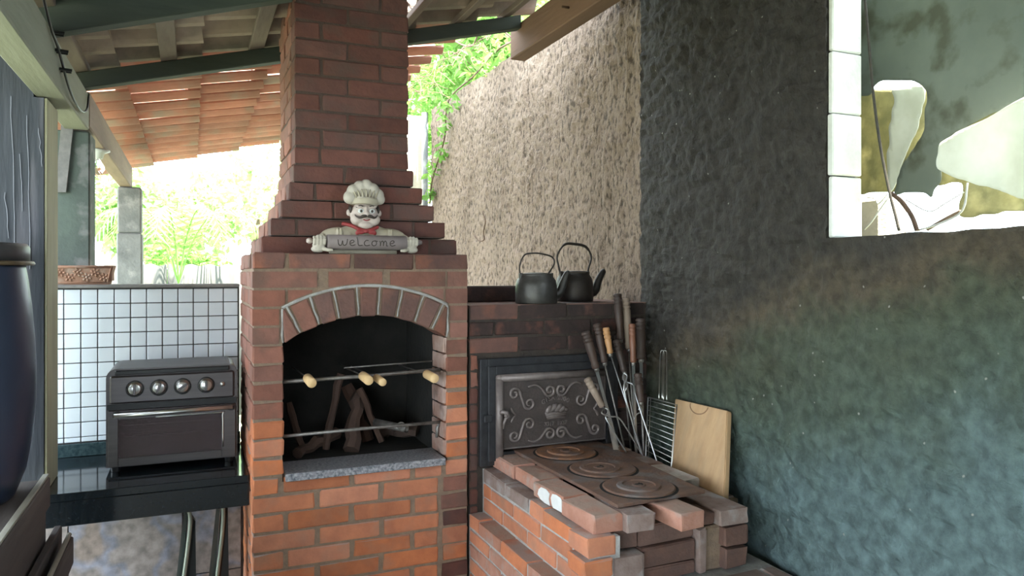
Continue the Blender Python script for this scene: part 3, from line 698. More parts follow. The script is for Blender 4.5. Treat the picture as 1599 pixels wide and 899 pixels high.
# bars inside the firebox
def rodthing(name, pts, r, m, label, cat, group=None, seg=8):
    o = link(name, tubebm(pts, r, seg), m, None, True); return tag(o, label, cat, group)
BY = FY + .045
link('upper_grill_bar', tubebm([(OX0-.01,BY,1.218), (.6,BY,1.222), (OX1-.01,BY,1.232)], .0075), M['steel_dull'], bb, True)
link('lower_grill_bar', tubebm([(OX0-.01,BY,1.018), (.6,BY,1.022), (OX1-.01,BY,1.022), (OX1-.02,BY+.01,1.0), (OX1-.022,BY+.01,.96)], .0065), M['steel_dull'], bb, True)
link('thin_grill_bar', tubebm([(.55,BY+.1,1.245), (OX1-.012,BY+.1,1.255)], .003), M['steel_dull'], bb, True)
# four skewers resting on the bar, pale wooden handles towards us
cl = ['pale wooden skewer handle at the left end of the grill bar', 'thicker pale skewer handle in the middle of the grill bar', 'slimmer pale skewer handle touching the middle one', 'pale wooden skewer handle near the right cheek of the firebox']
for k, (px_, py_, px2, py2, r_) in enumerate(((473,590,485,597,.0175), (560,584,574,593,.0175), (582,588,596,596,.0145), (665,580,677,590,.0175))):
    f = PY(px2+2, py2+1, FY-.092); bk = Vector((f.x, FY+.015, f.z + .004)) 
    t = thing('grill_skewer', (f.x, FY, f.z), cl[k], 'skewer', 'skewers resting on the grill bar')
    ax = (bk - f)
    link('handle', lathebm([(.0,0),(r_*.9,0),(r_,.003),(r_,ax.length-.004),(r_*.85,ax.length)], f, ax, 20), M['cork'], t, True)
    link('rod', tubebm([bk, (f.x, 3.30, f.z - .01)], .0028, 6), M['steel_dull'], t, True)
# firewood in the firebox
fl = [('thin split stick standing upright left of centre in the firebox', (.50,3.08,.90), (.565,3.10,1.20), .018),
      ('pale branch lying low at the left of the firebox', (.38,3.02,.905), (.56,3.16,.95), .024),
      ('short crossed stick leaning at the left of the firebox', (.42,3.14,.90), (.37,3.20,1.08), .016),
      ('fat log end in the middle of the firebox', (.60,3.05,.90), (.66,3.20,1.10), .032),
      ('log leaning behind the middle of the firebox', (.70,3.20,.90), (.62,3.26,1.13), .026),
      ('forked stick leaning right of centre in the firebox', (.74,3.12,.90), (.66,3.18,1.12), .015),
      ('dark charred log at the far right of the firebox', (.78,3.24,.92), (.90,3.10,.94), .030)]
for lab, a_, b_, r_ in fl:
    a_ = Vector(a_); b_ = Vector(b_); pts = [a_.lerp(b_, t/6) + Vector((random.uniform(-1,1),random.uniform(-1,1),random.uniform(-1,1)))*r_*.25 for t in range(7)]
    o = link('firewood', tubebm(pts, [r_*random.uniform(.8,1.1) for _ in pts], 7), M['wood_fire'], None); tag(o, lab, 'firewood', 'firewood in the barbecue')
b_ = bmesh.new(); ax = Vector((.09,-.10,-.012)); st = Vector((.715,3.13,.985))
add_lathe(b_, [(.016,0),(.016,.16),(.013,.16),(.013,0)], st, ax, 14)
tag(link('metal_tube', b_, M['steel_dull'], None, True), 'grey metal tube end poking out right in the firebox', 'tube')
b_ = bmesh.new(); rc = PY(626, 664, 3.0); n = 16
add_tube(b_, [(rc.x+.016*math.cos(2*PI*k/n), 3.0, rc.z+.012*math.sin(2*PI*k/n)) for k in range(n+1)], .003, 6)
tag(link('metal_ring', b_, M['steel_dull'], None, True), 'small metal ring just above the lower grill bar', 'ring')

# =================================================================== WOOD STOVE
stv = thing('wood_stove', (1.4, 2.4, 0), 'brick wood burning stove with iron hotplate and oven block', 'stove')
SB = .656; Q2 = .058; ST = .83
BLX0, BLX1, BLY = 1.026, 1.862, 2.81
cb = bmesh.new()
box(cb, (BLX0, BLY+MR, 0), (BLX1, 3.24, 1.482)); link('oven_block_core', cb, M['mortar_dark'], stv)
cb = bmesh.new()
box(cb, (1.02+MR, 1.80+MR, 0), (1.762, BLY+.004, SB-.004)); link('base_core', cb, M['mortar_light'], stv)
cb = bmesh.new()
box(cb, (1.078+MR, 1.93, SB-.004), (1.185, BLY+.004, ST-.003)); link('left_wall_core', cb, M['mortar_light'], stv)
cb = bmesh.new(); box(cb, (1.56, 2.00, SB-.004), (1.66, BLY+.004, ST-.003)); box(cb, (1.6601, 2.085, SB-.004), (1.760, BLY+.004, ST-.003)); link('right_wall_core', cb, M['mortar'], stv)
link('fire_chamber_back', boxbm((1.186, 2.2, SB), (1.559, 2.3, ST-.01)), M['soot'], stv)
# oven block face, beside and above the oven door
ODX0, ODX1, ODZ1 = 1.062, 1.70, 1.272
for i in range(14):
    zt_ = 1.4875 - P_*i; zb = zt_-P_+g
    if zt_ < SB: break
    if zt_ > ODZ1 + .02:
        js = [BLX0+.002,.0,.0] 
        js = split(BLX0+.002, BLX1, .22 if i % 2 == 0 else .11, .225)
        for a_, b_ in zip(js, js[1:]):
            mm_ = M['brick_arch'] if (b_ < 1.35 and i < 1) else M['brick_soot']
            if i == 2 and b_ < 1.3: mm_ = M['brick_arch']
            brick(stv, a_, b_-g, BLY, BLY+.1, max(zb, ODZ1+.004), zt_, mm_)
    else:
        brick(stv, BLX0+.002, ODX0-.003, BLY, BLY+.1, zb, zt_, M['brick_red'] if i > 4 else M['brick_mid'])
        if i < 10: brick(stv, ODX1+.004, BLX1-.0, BLY, BLY+.1, zb, zt_, M['brick_soot'])
link('block_top', boxbm((BLX0, BLY+.004, 1.4825), (BLX1, 3.24, 1.487)), M['brick_dark'], stv)
# platform (base) flank, ledge and front
for i in range(11):
    zt_ = SB - Q2*i; zb = zt_-Q2+.009
    js = [1.80, 1.90, 2.13, 2.36, 2.59, 2.805] if i % 2 else [1.80, 2.02, 2.25, 2.48, 2.70, 2.805]
    for a_, b_ in zip(js, js[1:]):
        if i < 6 : brick(stv, 1.02, 1.115 if i else 1.125, a_, b_-g, zb, zt_, random.choice([M['brick'], M['brick'], M['brick_dusty']]))
    js = split(1.02, 1.765, .11 if i % 2 else .22)
    if i < 6:
        for a_, b_ in zip(js[1:], js[2:]): brick(stv, a_, b_-g, 1.80, 1.91, zb, zt_, M['brick_dusty'] if i else M['brick_ash'])
# ledge paving bricks on the right front
# upper left flank, three courses
for i in range(3):
    zt_ = ST - Q2*i; zb = zt_-Q2+.008
    js = [1.93, 2.04, 2.27, 2.50, 2.72, 2.805] if i % 2 else [2.04, 2.15, 2.38, 2.60, 2.805]
    if i == 0: js = [2.045, 2.245, 2.36, 2.58, 2.805]
    for a_, b_ in zip(js, js[1:]):
        mm_ = M['brick'] if i else (M['brick_ash'] if a_ > 2.3 else M['brick'])
        brick(stv, 1.078, 1.18, a_, b_-g, zb, zt_, mm_)
# front corner and front infill bricks
FFY = 1.925
def bk(x0,x1,y0,y1,z0,z1,m_,rz=0,ry=0): return brick(stv, x0,x1,y0,y1,z0,z1,M[m_],rot=(0,ry,rz))
bk(1.068,1.166,FFY,FFY+.115,.776,.832,'brick',rz=.03)
bk(1.058,1.152,FFY-.012,FFY+.10,.718,.770,'brick')
bk(1.165,1.268,FFY+.035,FFY+.22,.776,.832,'brick_dark',rz=-.03)
bk(1.163,1.268,FFY,FFY+.2,.660,.765,'brick_ash',rz=-.02)
bk(1.272,1.482,FFY+.045,FFY+.15,.770,.830,'brick_dark',rz=.03)
bk(1.272,1.478,FFY+.025,FFY+.13,.705,.765,'brick_dark',rz=.02)
bk(1.272,1.478,FFY+.030,FFY+.13,.658,.700,'brick_dark')
bk(1.068,1.160,FFY-.005,FFY+.10,.658,.712,'brick')
bk(1.486,1.515,FFY+.015,FFY+.22,.660,.800,'brick_ash')
b_ = bmesh.new(); box(b_, (1.515, FFY+.03, SB), (1.66, FFY+.2, .80), .008)
link('mortar_block', b_, M['mortar'], stv)
bk(1.575,1.668,FFY,FFY+.2,.736,.796,'brick_dark')
bk(1.575,1.664,FFY,FFY+.2,.668,.730,'brick_dark')
bk(1.56,1.675,FFY+.01,FFY+.23,.802,.852,'brick_ash')
bk(1.50,1.556,FFY+.03,FFY+.24,.806,.846,'brick_dark')
# right wall top bricks
for a_, b_ in ((2.10,2.38),(2.39,2.60),(2.61,2.80)): bk(1.665,1.762,a_,b_,ST-.06,ST,'brick_ash')

# loose bricks, lying where they were laid by hand
def loose(c, size, rz, m_, label, rx=0, ry=0, ms=None):
    o = place_mesh('loose_brick', brick_mesh(*size, M[m_], None, .003), None, c, (rx, ry, rz))
    tag(o, label, 'brick', 'loose bricks laid around the hotplate'); return o
ZL = .832 + .026
loose((1.172,2.70,ZL), (.098,.20,.050), 0, 'brick_dusty', 'loose brick at the back left corner of the hotplate, by the oven door')
loose((1.180,2.49,ZL), (.100,.20,.050), .02, 'brick_dusty', 'second loose brick from the oven door, left of the hotplate')
wb = loose((1.160,2.275,ZL), (.098,.215,.052), .05, 'brick_dusty', 'loose brick with white lime patches on its side, left of the hotplate')
loose((1.156,2.055,ZL+.001), (.10,.205,.054), .03, 'brick_dusty', 'large pink loose brick at the front left corner, end facing out')
loose((1.262,2.035,ZL-.001), (.098,.22,.053), -.05, 'brick_ash', 'grey brown loose brick end poking out beside the front left one')
loose((1.405,1.985,ZL), (.092,.215,.052), .10, 'brick_dusty', 'loose brick jutting out furthest under the front of the hotplate')
loose((1.635,2.72,ZL+.002), (.085,.16,.05), .05, 'brick_dusty', 'small orange loose brick right of the hotplate, nearest the skewers')
loose((1.630,2.52,ZL+.001), (.09,.215,.05), -.01, 'brick_ash', 'grey loose brick right of the hotplate, in the middle of its row')
loose((1.622,2.28,ZL+.004), (.085,.22,.05), 0, 'white_brick' if 'white_brick' in M else 'brick_ash', 'whitish loose brick right of the hotplate, in front of the cutting board')
M['lime'] = mat('white lime patch', (0.70,0.70,0.70), (0.60,0.60,0.60), 20, .9)
b_ = bmesh.new()
for poly in (((-.103,-.024),(-.103,.010),(-.09,.021),(-.06,.024),(-.035,.020),(-.024,.004),(-.030,-.014),(-.038,-.025)), ((-.018,-.025),(-.010,-.004),(-.016,.016),(.01,.024),(.045,.022),(.062,.010),(.070,-.008),(.050,-.020),(.02,-.025))):
    prism(b_, [Vector((-.0500, y_, z_)) for y_, z_ in poly], (-.0014,0,0))
bmesh.ops.recalc_face_normals(b_, faces=b_.faces)
me = bpy.data.meshes.new('lime_patch'); b_.to_mesh(me); b_.free(); me.materials.append(M['lime'])
o = bpy.data.objects.new('lime_patch', me); COL.objects.link(o); o.parent = wb; o['label'] = 'white lime patches'
# charred block lying behind the kettles
o = link('charred_block', boxbm((1.03, 3.11, 1.488), (1.385, 3.20, 1.558), .006), M['brick_soot']); tag(o, 'charred dark block lying on the oven top beside the chimney', 'block')

# hotplate
PZ0 = .8865; PZ1 = .8985
hp = thing('iron_hotplate', (1.385, 2.41, PZ0), 'rusty rectangular cast iron hotplate with three ring lids', 'hotplate')
b_ = bmesh.new()
c4 = [(1.205,2.80),(1.60,2.80),(1.565,2.015),(1.215,1.995)]
prism(b_, [(x,y,PZ0) for x,y in c4], (0,0,PZ1-PZ0)); bmesh.ops.bevel(b_, geom=list(b_.edges), offset=.002, segments=1, affect='EDGES')
link('plate', b_, M['rust'], hp)
for k, (x, y, mo, mi_) in enumerate(((1.375,2.65,'rust_orange','rust_orange'), (1.385,2.375,'rust','rust'), (1.378,2.125,'rust','rust'))):
    b_ = bmesh.new(); add_lathe(b_, [(.080,0),(.120,0),(.122,.003),(.118,.007),(.084,.006)], (x,y,PZ1), (0,0,1), 40)
    # inner hole of the ring
    rg = link('ring', b_, M[mo], hp)
    dx = .012 if k == 1 else 0
    b_ = bmesh.new(); add_lathe(b_, [(.074,0),(.075,.006),(.072,.011),(.056,.012),(.053,.008),(.024,.008),(.020,.0115),(.0,.0115)], (x-dx,y,PZ1+.0005), (0,0,1), 40)
    ld = link('lid', b_, M[mi_], hp)
    b_ = bmesh.new(); box(b_, (x-dx-.014, y-.005, PZ1+.0118), (x-dx+.014, y+.005, PZ1+.0135), .001); box(b_, (x-dx+.004,y-.012,PZ1+.0118),(x-dx+.010,y+.012,PZ1+.0135),.001)
    link('lifting_slot', b_, M['soot'], ld)
    b_ = bmesh.new(); add_lathe(b_, [(.121,0),(.131,0),(.131,.0008),(.121,.0008)], (x,y,PZ1), (0,0,1), 40); link('groove', b_, M['soot'], hp)  # flat dark ring drawn for the shade in the groove

# oven door in iron
od = thing('iron_oven_door', (1.37, 2.79, .86), 'dark cast iron oven door with raised scrolls and bread basket', 'oven door')
fz0, fz1 = .842, ODZ1
def frame(name, x0, x1, z0, z1, w_, y0, y1, m, parent, bev=.002, bottom=True):
    b_ = bmesh.new()
    box(b_, (x0,y0,z0), (x0+w_,y1,z1), bev); box(b_, (x1-w_,y0,z0), (x1,y1,z1), bev); box(b_, (x0+w_,y0,z1-w_), (x1-w_,y1,z1), bev)
    if bottom: box(b_, (x0+w_,y0,z0), (x1-w_,y1,z0+w_), bev)
    return link(name, b_, m, parent)
frame('outer_frame', ODX0, ODX1, fz0, fz1, .034, 2.785, 2.808, M['iron_frame'], od)
frame('inner_frame', ODX0+.030, ODX1-.030, fz0+.02, fz1-.030, .034, 2.772, 2.80, M['iron_frame'], od)
DX0, DX1, DZ0, DZ1 = 1.122, 1.628, .905, 1.208
link('door_panel', boxbm((DX0, 2.765, DZ0), (DX1, 2.79, DZ1), .003), M['iron'], od)
b_ = bmesh.new()
add_tube(b_, [(DX0+.014, 2.764, DZ0-.03), (DX0+.014, 2.764, DZ1-.014)], .016, 12); add_tube(b_, [(DX0+.014, 2.764, DZ1-.014), (DX1-.006, 2.764, DZ1-.014)], .016, 12)
ell(b_, Vector((DX0+.014,2.764,DZ1-.014)), (.0165,.0165,.0165), 12)
link('door_rim', b_, M['iron_worn'], od, True)
b_ = bmesh.new(); add_tube(b_, [(DX1-.006,2.762,DZ1-.02),(DX1-.006,2.762,DZ0+.006),(DX0+.02,2.762,DZ0+.006)], .0045, 8); link('thin_rim', b_, M['iron'], od, True)
link('hinge_lug', boxbm((ODX0+.012,2.768,1.02),(ODX0+.045,2.784,1.05),.002), M['iron_frame'], od)
# relief: coordinates from the door face, u 0..1 across, v 0..1 up
U0, U1, V0, V1 = DX0+.038, DX1-.016, DZ0+.014, DZ1-.040
def duv(u, v, y=2.7622): return Vector((U0+(U1-U0)*u, y, V0+(V1-V0)*v))
AS = (V1-V0)/(U1-U0)
def spiral(cu, cv, r0, r1, a0, turns, n=26):
    out = []
    for k in range(n+1):
        t = k/n; r = r0+(r1-r0)*t; a = a0+turns*2*PI*t
        out.append(duv(cu + r*AS*math.cos(a), cv + r*math.sin(a)))
    return out
def scroll(parent, pts, r=.0056):
    b_ = bmesh.new(); add_tube(b_, pts, [r*(.55+.45*math.sin(PI*min(1,.15+.85*k/(len(pts)-1)))) + r*.25 for k in range(len(pts))], 6)
    link('scroll', b_, M['iron_worn'], parent, True)
def S_curve(c1, r1, a1, t1, c2, r2, a2, t2):
    p1 = spiral(*c1, r1*.25, r1, a1, t1); p2 = spiral(*c2, r2*.25, r2, a2, t2)
    mid = [p1[-1].lerp(p2[-1], k/5) for k in range(1,5)]
    return p1 + mid + p2[::-1]
for mx_ in (0, 1):
    for my in (0, 1):
        def T(u, v): return (u if not mx_ else 1-u, v if not my else 1-v)
        def fl_(pts): 
            out = []
            for p in pts:
                u = (p.x-U0)/(U1-U0); v = (p.z-V0)/(V1-V0); u2, v2 = T(u, v); out.append(duv(u2, v2, p.y))
            return out
        s = S_curve((.09,.84), .10, 2*PI*1.3, -1.3, (.235,.67), .105, PI+2*PI*1.3, -1.3)
        scroll(od, fl_(s))
        scroll(od, fl_(sub([duv(*q) for q in ((.055,.62),(.07,.56),(.10,.50))],4)), .0045)
        s = spiral(.44,.86,.025,.10,1.25*PI+2*PI*1.3,-1.3); s = s + sub([duv(.385,.83), duv(.345,.92), duv(.29,.965), duv(.225,.935)],4)
        scroll(od, fl_(s))
# bread basket medallion
b_ = bmesh.new(); bc = duv(.5,.50)
prism(b_, [duv(.385,.50), duv(.615,.50), duv(.595,.385), duv(.41,.385)], (0,-.006,0)); bmesh.ops.bevel(b_, geom=list(b_.edges), offset=.002, segments=1, affect='EDGES')
for k in range(3): add_tube(b_, [duv(.395+.004*k,.485-.03*k,2.757), duv(.605-.004*k,.485-.03*k,2.757)], .0025, 6)
link('basket', b_, M['iron_worn'], od, True)
b_ = bmesh.new()
for (u,v,l,a) in ((.43,.55,.040,.9), (.475,.57,.046,.75), (.525,.565,.044,.6), (.56,.54,.034,.35)):
    c = duv(u,v,2.759); ell(b_, c, (l*.55,.009,.013), 12, Matrix.Rotation(-a,3,'Y').to_quaternion())
ell(b_, duv(.60,.53,2.759), (.012,.007,.009), 10)
link('bread', b_, M['iron_worn'], od, True)
def text(name, body, size, loc, m, parent, extrude=.0012, rot=(R(90),0,0), shear=0, spacing=1.0, offset=0):
    c = bpy.data.curves.new(name, 'FONT'); c.body = body; c.size = size; c.extrude = extrude; c.align_x = 'CENTER'; c.align_y = 'CENTER'; c.shear = shear; c.space_character = spacing; c.offset = offset; c.resolution_u = 3
    t = bpy.data.objects.new(name+'_tmp', c); COL.objects.link(t)
    bpy.context.view_layer.update()
    me = bpy.data.meshes.new_from_object(t.evaluated_get(bpy.context.evaluated_depsgraph_get()))
    bpy.data.objects.remove(t); me.materials.clear(); me.materials.append(m); me.name = name
    return place_mesh(name, me, parent, loc, rot)
for k, ch in enumerate('GISA 2000'):
    if ch == ' ': continue
    t = (k-4)/4; a_ = -t*.30
    p = duv(.5 + .125*t, .735 - .06*t*t, 2.7615)
    text('letter', ch, .026, p, M['iron_worn'], od, .0024, (R(90), -a_, 0), offset=.0007)
text('lettering', '3317  1037', .023, duv(.5,.305,2.7615), M['iron_worn'], od, .0024, offset=.0007)
# latch
b_ = bmesh.new(); kp = Vector((DX0+.020, 2.742, 1.045))
add_tube(b_, [kp+Vector((-.008,.02,.012)), kp+Vector((0,0,.018)), kp+Vector((.014,-.006,.016)), kp+Vector((.020,-.008,0)), kp+Vector((.010,-.006,-.008)), kp+Vector((.004,-.004,-.024)), kp+Vector((.002,.0,-.05))], [.010,.010,.009,.008,.007,.006,.003], 10)
ell(b_, kp+Vector((.010,-.010,.004)), (.009,.006,.009), 10)
link('latch', b_, M['iron_worn'], od, True)

# =================================================================== KETTLES
def kettle(x, y, z, r, h, hoop, top_r, m, label, spout, flat):
    t = thing('kettle', (x,y,z), label, 'kettle')
    prof = [(0,0),(r*.97,0),(r,.004),(r,h*.35),(r*.985,h*.62),(r*.93,h*.80),(r*.80,h*.93),(top_r,h*.985),(top_r,h),(0,h)]
    link('body', lathebm(prof, (x,y,z+.001), (0,0,1), 36), m, t, True)
    link('lid', lathebm([(top_r*.98,0),(top_r*.96,.004),(top_r*.3,.008),(0,.008)], (x,y,z+h+.0015), (0,0,1), 30), m, t, True)
    sp = sub([(x+r*.80,y-.0,z+h*.28), (x+r*1.18,y-.008,z+h*.36), (x+r*1.38,y-.012,z+h*.72), (x+spout*.93,y-.016,z+h*1.02), (x+spout,y-.018,z+h*1.06)], 5)
    n_ = len(sp)
    link('spout', tubebm(sp, [.024-.013*k/(n_-1) for k in range(n_)], 12), m, t, True)
    if flat:
        hp_ = sub([(x-r*.80,y,z+h*.88),(x-r*.95,y,z+h*1.25),(x-r*1.02,y,z+h*1.6),(x-r*.6,y,z+hoop*.985),(x,y,z+hoop),(x+r*.7,y,z+hoop*.95),(x+r*1.02,y,z+h*1.55),(x+r*.85,y,z+h*1.15),(x+r*.80,y,z+h*.85)], 5)
        rr = [.0045]*len(hp_)
        for k in range(len(hp_)):
            tt = k/(len(hp_)-1)
            if .36 < tt < .66: rr[k] = .0065
    else:
        hp_ = sub([(x-r*.80,y,z+h*.92),(x-r*.86,y,z+h*1.30),(x-r*.62,y,z+h*1.68),(x-r*.2,y,z+hoop),(x+r*.3,y,z+hoop*.99),(x+r*.85,y,z+h*1.62),(x+r*.95,y,z+h*1.38),(x+r*.62,y,z+h*1.02)], 5)
        rr = [.0035]*len(hp_)
    link('handle', tubebm(hp_, rr, 8), M['kettle_black'], t, True)
    b_ = bmesh.new()
    for s_ in (-1,1): box(b_, (x+s_*r*.80-.006,y-.01,z+h*.80), (x+s_*r*.80+.006,y+.01,z+h*1.06), .002)
    link('handle_lug', b_, m, t)
    return t
kettle(1.355, 2.885, 1.4875, .090, .122, .214, .072, M['kettle'], 'smaller sooty aluminium kettle with thin wire hoop, on the oven top', .150, False)
kettle(1.612, 3.02, 1.4875, .086, .130, .262, .070, M['kettle_black'], 'blackened taller kettle with thick arched handle, beside the corner', .150, True)

# =================================================================== SKEWERS AND GRILL BASKET
def turned(t, top, bot, r, m, ferrule=True):
    top = Vector(top); bot = Vector(bot); L_ = (bot-top).length
    prof = [(0,0),(r*.8,.001),(r*1.0,.006),(r*1.0,.014),(r*.80,.0165),(r*1.02,.020),(r*1.0,.029),(r*.80,.032),(r*1.02,.036),(r*1.0,.044),(r*.80,.047),(r*.98,.052),(r*.95,L_*.55),(r*.80,L_*.78),(r*.78,L_*.86),(r*.92,L_*.90),(r*.80,L_*.93),(r*.88,L_*.97),(r*.6,L_)]
    prof = sorted(prof, key=lambda q: q[1])
    link('handle', lathebm(prof, top, bot-top, 16), m, t, True)
    if ferrule:
        d = (bot-top).normalized(); link('ferrule', lathebm([(r*.55,0),(r*.6,.002),(r*.5,.014),(0,.014)], bot-d*.001, d, 12), M['steel_dull'], t, True)
sk = [ # handle top px, bottom px, blade end px, radius, handle mat, blade, label, Y top, Y end
 ((914,517),(931,575),(966,700),.0200,'wood_dark','blade','skewer with dark turned handle furthest left in the bunch',2.745,2.70),
 ((932,505),(944,566),(976,702),.0175,'wood_dark','rod','skewer with slim dark handle, second from the left in the bunch',2.735,2.69),
 ((946,511),(953,552),(1003,706),.0150,'wood_tan','thin','thin skewer with short honey coloured handle',2.70,2.60),
 ((962,530),(975,580),(1000,708),.0165,'wood_dark','rod','dark handled skewer tilted behind the wire fork loop',2.73,2.64),
 ((964,458),(969,530),(985,700),.0185,'wood_dark','rod','tallest skewer handle of the bunch, below the kettle spout',2.775,2.73),
 ((977,465),(982,545),(992,700),.0185,'wood_grey','rod','tall grey brown skewer handle next to the tallest one',2.78,2.72),
 ((987,505),(989,566),(994,704),.0150,'wood_redbrown','blade','skewer with reddish brown turned handle and flat steel blade',2.68,2.62),
 ((1000,497),(1001,561),(1005,706),.0215,'wood_dark','blade','skewer with the thickest dark ribbed handle, furthest right',2.72,2.63),
 ((996,582),(1001,628),(1006,712),.0170,'wood_dark','rod','short dark handle standing low in front of the other skewers',2.62,2.56)]
for (a_, b_, e_, r_, m_, kind, lab, ya, ye) in sk:
    p0 = PY(*a_, ya); pe = PY(*e_, ye); f_ = math.hypot(b_[0]-a_[0], b_[1]-a_[1]) / math.hypot(e_[0]-a_[0], e_[1]-a_[1])
    p1 = PY(*b_, ya + (ye-ya)*f_)
    t = thing('skewer', pe, lab, 'skewer', 'skewers leaning beside the stove')
    turned(t, p0, p1, r_, M[m_])
    d = (pe-p1)
    ext = pe + d.normalized()*max(0, (pe.z-.84)/max(.2,-d.normalized().z))
    if kind == 'blade':
        b2 = bmesh.new(); sd = Vector((1,0,0)); w_ = .0075
        for yy in (0,): 
            q = [p1-sd*w_, p1+sd*w_, ext+sd*w_*.6, ext-sd*w_*.6]
            prism(b2, q, (0,.003,0))
        link('blade', b2, M['steel'], t)
    else: link('rod', tubebm([p1, ext], .004 if kind == 'rod' else .0028, 6), M['steel'] if kind == 'thin' else M['steel_dull'], t, True)
# twisted two pronged fork with pale handle
t = thing('meat_fork', PY(960,700,2.60), 'two pronged wire fork with a pale worn wooden handle', 'fork')
turned(t, PY(916,590,2.66), PY(941,635,2.64), .0155, M['wood_grey'], False)
def pl_(L_, y0, y1):
    n_ = len(L_); return [PY(x, y, y0+(y1-y0)*k/(n_-1)) for k, (x, y) in enumerate(L_)]
link('prong', tubebm(sub(pl_([(942,636),(950,640),(946,652),(955,668),(968,690),(978,706)], 2.64, 2.58), 4), .0032, 6), M['steel'], t, True)
link('prong', tubebm(sub(pl_([(944,636),(940,645),(953,650),(966,652),(978,668),(997,700),(1002,708)], 2.635, 2.56), 4), .0032, 6), M['steel_dull'], t, True)
link('blade', prismbm([PY(948,652,2.63), PY(954,652,2.63), PY(966,702,2.60), PY(958,702,2.60)], (0,.003,0)), M['steel'], t)
# bare wire tongs hooked into a loop
t = thing('wire_tongs', PY(1020,720,2.5), 'bare steel wire tongs with an open loop at the top', 'tongs')
link('wire', tubebm(sub(pl_([(976,612),(980,600),(973,592),(974,583),(979,586),(977,596),(974,606),(982,640),(996,690),(1004,712)], 2.60, 2.50), 4), .003, 6), M['steel'], t, True)
link('wire', tubebm(sub(pl_([(977,596),(989,601),(993,618),(1003,650),(1016,690),(1028,728)], 2.598, 2.44), 4), .003, 6), M['steel'], t, True)
link('wire', tubebm(sub(pl_([(990,655),(995,646),(1002,643),(1000,634),(997,640)], 2.56, 2.56), 4), .0025, 6), M['steel'], t, True)
# grill basket
t = thing('grill_basket', (1.72,2.55,.85), 'wire fish grill basket with looped handle against the dark wall', 'grill')
TL, TR = PY(1012,620,2.60), PY(1057,632,2.46); BL, BR = PY(1008,722,2.52), PY(1047,745,2.38)
dn = (BL-TL).normalized()
b_ = bmesh.new(); add_tube(b_, [TL, TR, BR, BL, TL], .0030, 6); link('outer_frame', b_, M['chrome'], t, True)
for k in range(13):
    u = (k+.6)/13
    link('cross_wire', tubebm([TL.lerp(BL,u), TR.lerp(BR,u)], .0016, 5), M['chrome'], t, True)
link('side_wire', tubebm([TL+Vector((.012,0,0)), BL+Vector((.012,0,0))], .002, 5), M['chrome'], t, True)
mid = TL.lerp(TR, .42)
for s_ in (0, 1):
    o_ = Vector((.004*s_, -.010*s_, 0)); 
    a0 = PY(1029+s_*5,622,2.565-s_*.012); a1 = PY(1036+s_*5,624,2.545-s_*.012); h0 = PY(1031+s_*4,553,2.66); h1 = PY(1037+s_*4,553,2.645); hm = PY(1034+s_*4,547,2.655)
    link('handle_loop', tubebm(sub([a0, a0.lerp(h0,.5), h0, hm, h1, h1.lerp(a1,.5), a1], 4), .0024, 6), M['chrome'], t, True)
# cutting board
bd = thing('cutting_board', (1.72,2.28,.832), 'thick pale wooden cutting board leaning against the dark wall', 'board')
TRb = Vector((1.806,2.198,1.112)); TLb = Vector((1.836,2.560,1.098)); BRb = Vector((1.70,2.086,.834)); BLb = Vector((1.736,2.455,.834))
ex = (TRb-TLb).normalized(); ez = (TLb-BLb); ez = (ez - ex*ez.dot(ex)).normalized(); nrm = ex.cross(ez).normalized()
if nrm.dot(Vector((0,0,CAMZ))-TRb) < 0: nrm = -nrm
b_ = bmesh.new(); prism(b_, [TLb, TRb, BRb, BLb], -nrm*.022); bmesh.ops.bevel(b_, geom=list(b_.edges), offset=.003, segments=2, affect='EDGES')
b_.faces.ensure_lookup_table()
link('board', b_, M['board'], bd)
tm_ = TLb.lerp(TRb, .50) + nrm*.0006
b_ = bmesh.new(); rr_ = .062
add_tube(b_, [tm_ + ex*rr_*math.cos(PI+PI*k/14) + ez*rr_*.55*math.sin(PI+PI*k/14) - ez*.004 for k in range(15)], .0022, 6)
link('thumb_groove', b_, M['board_edge'], bd, True)

# =================================================================== COUNTER AND OVEN
ct_ = thing('granite_counter', (-.1, 3.2, .76), 'polished black granite counter with deep front apron', 'counter')
link('slab', boxbm((-.72, 2.92, .842), (.198, 3.489, .870), .002), M['black_granite'], ct_)
link('apron', boxbm((-.72, 2.92, .757), (.198, 2.945, .8415), .002), M['black_granite'], ct_)
link('backsplash', boxbm((-.72, 3.478, .871), (.198, 3.493, .922), .0015), M['splash'], ct_)
OV0, OV1, OVY = -.292, .168, 3.135
ov = thing('toaster_oven', (-.06, 3.29, .871), 'dark stainless steel toaster oven with four dials, on the counter', 'oven')
b_ = bmesh.new(); prof = []
z0, z1, rc_ = .890, 1.258, .035
for (cx_, cz_, a0) in ((OV1-rc_, z1-rc_, 0), (OV0+rc_, z1-rc_, 90)):
    for k in range(6): a = R(a0+18*k); prof.append((cx_+rc_*math.cos(a), cz_+rc_*math.sin(a)))
prof += [(OV0, z0), (OV1, z0)]
prism(b_, [(x, OVY+.012, z) for x, z in prof], (0, .30, 0)); link('housing', b_, M['oven_steel'], ov)
link('control_panel', boxbm((OV0+.012, OVY, 1.128), (OV1-.012, OVY+.013, 1.232), .006), M['oven_steel'], ov)
link('top_lip', boxbm((OV0+.03, OVY+.001, 1.235), (OV1-.03, OVY+.012, 1.252), .003), M['black_plastic'], ov)
link('vent_groove', boxbm((OV0+.004, OVY+.004, 1.106), (OV1-.004, OVY+.0115, 1.126)), M['black_plastic'], ov)
gx0, gx1, gz0, gz1 = -.250, .110, .926, 1.070
dr = link('door', bmesh.new(), M['oven_steel'], ov)
b_ = bmesh.new()
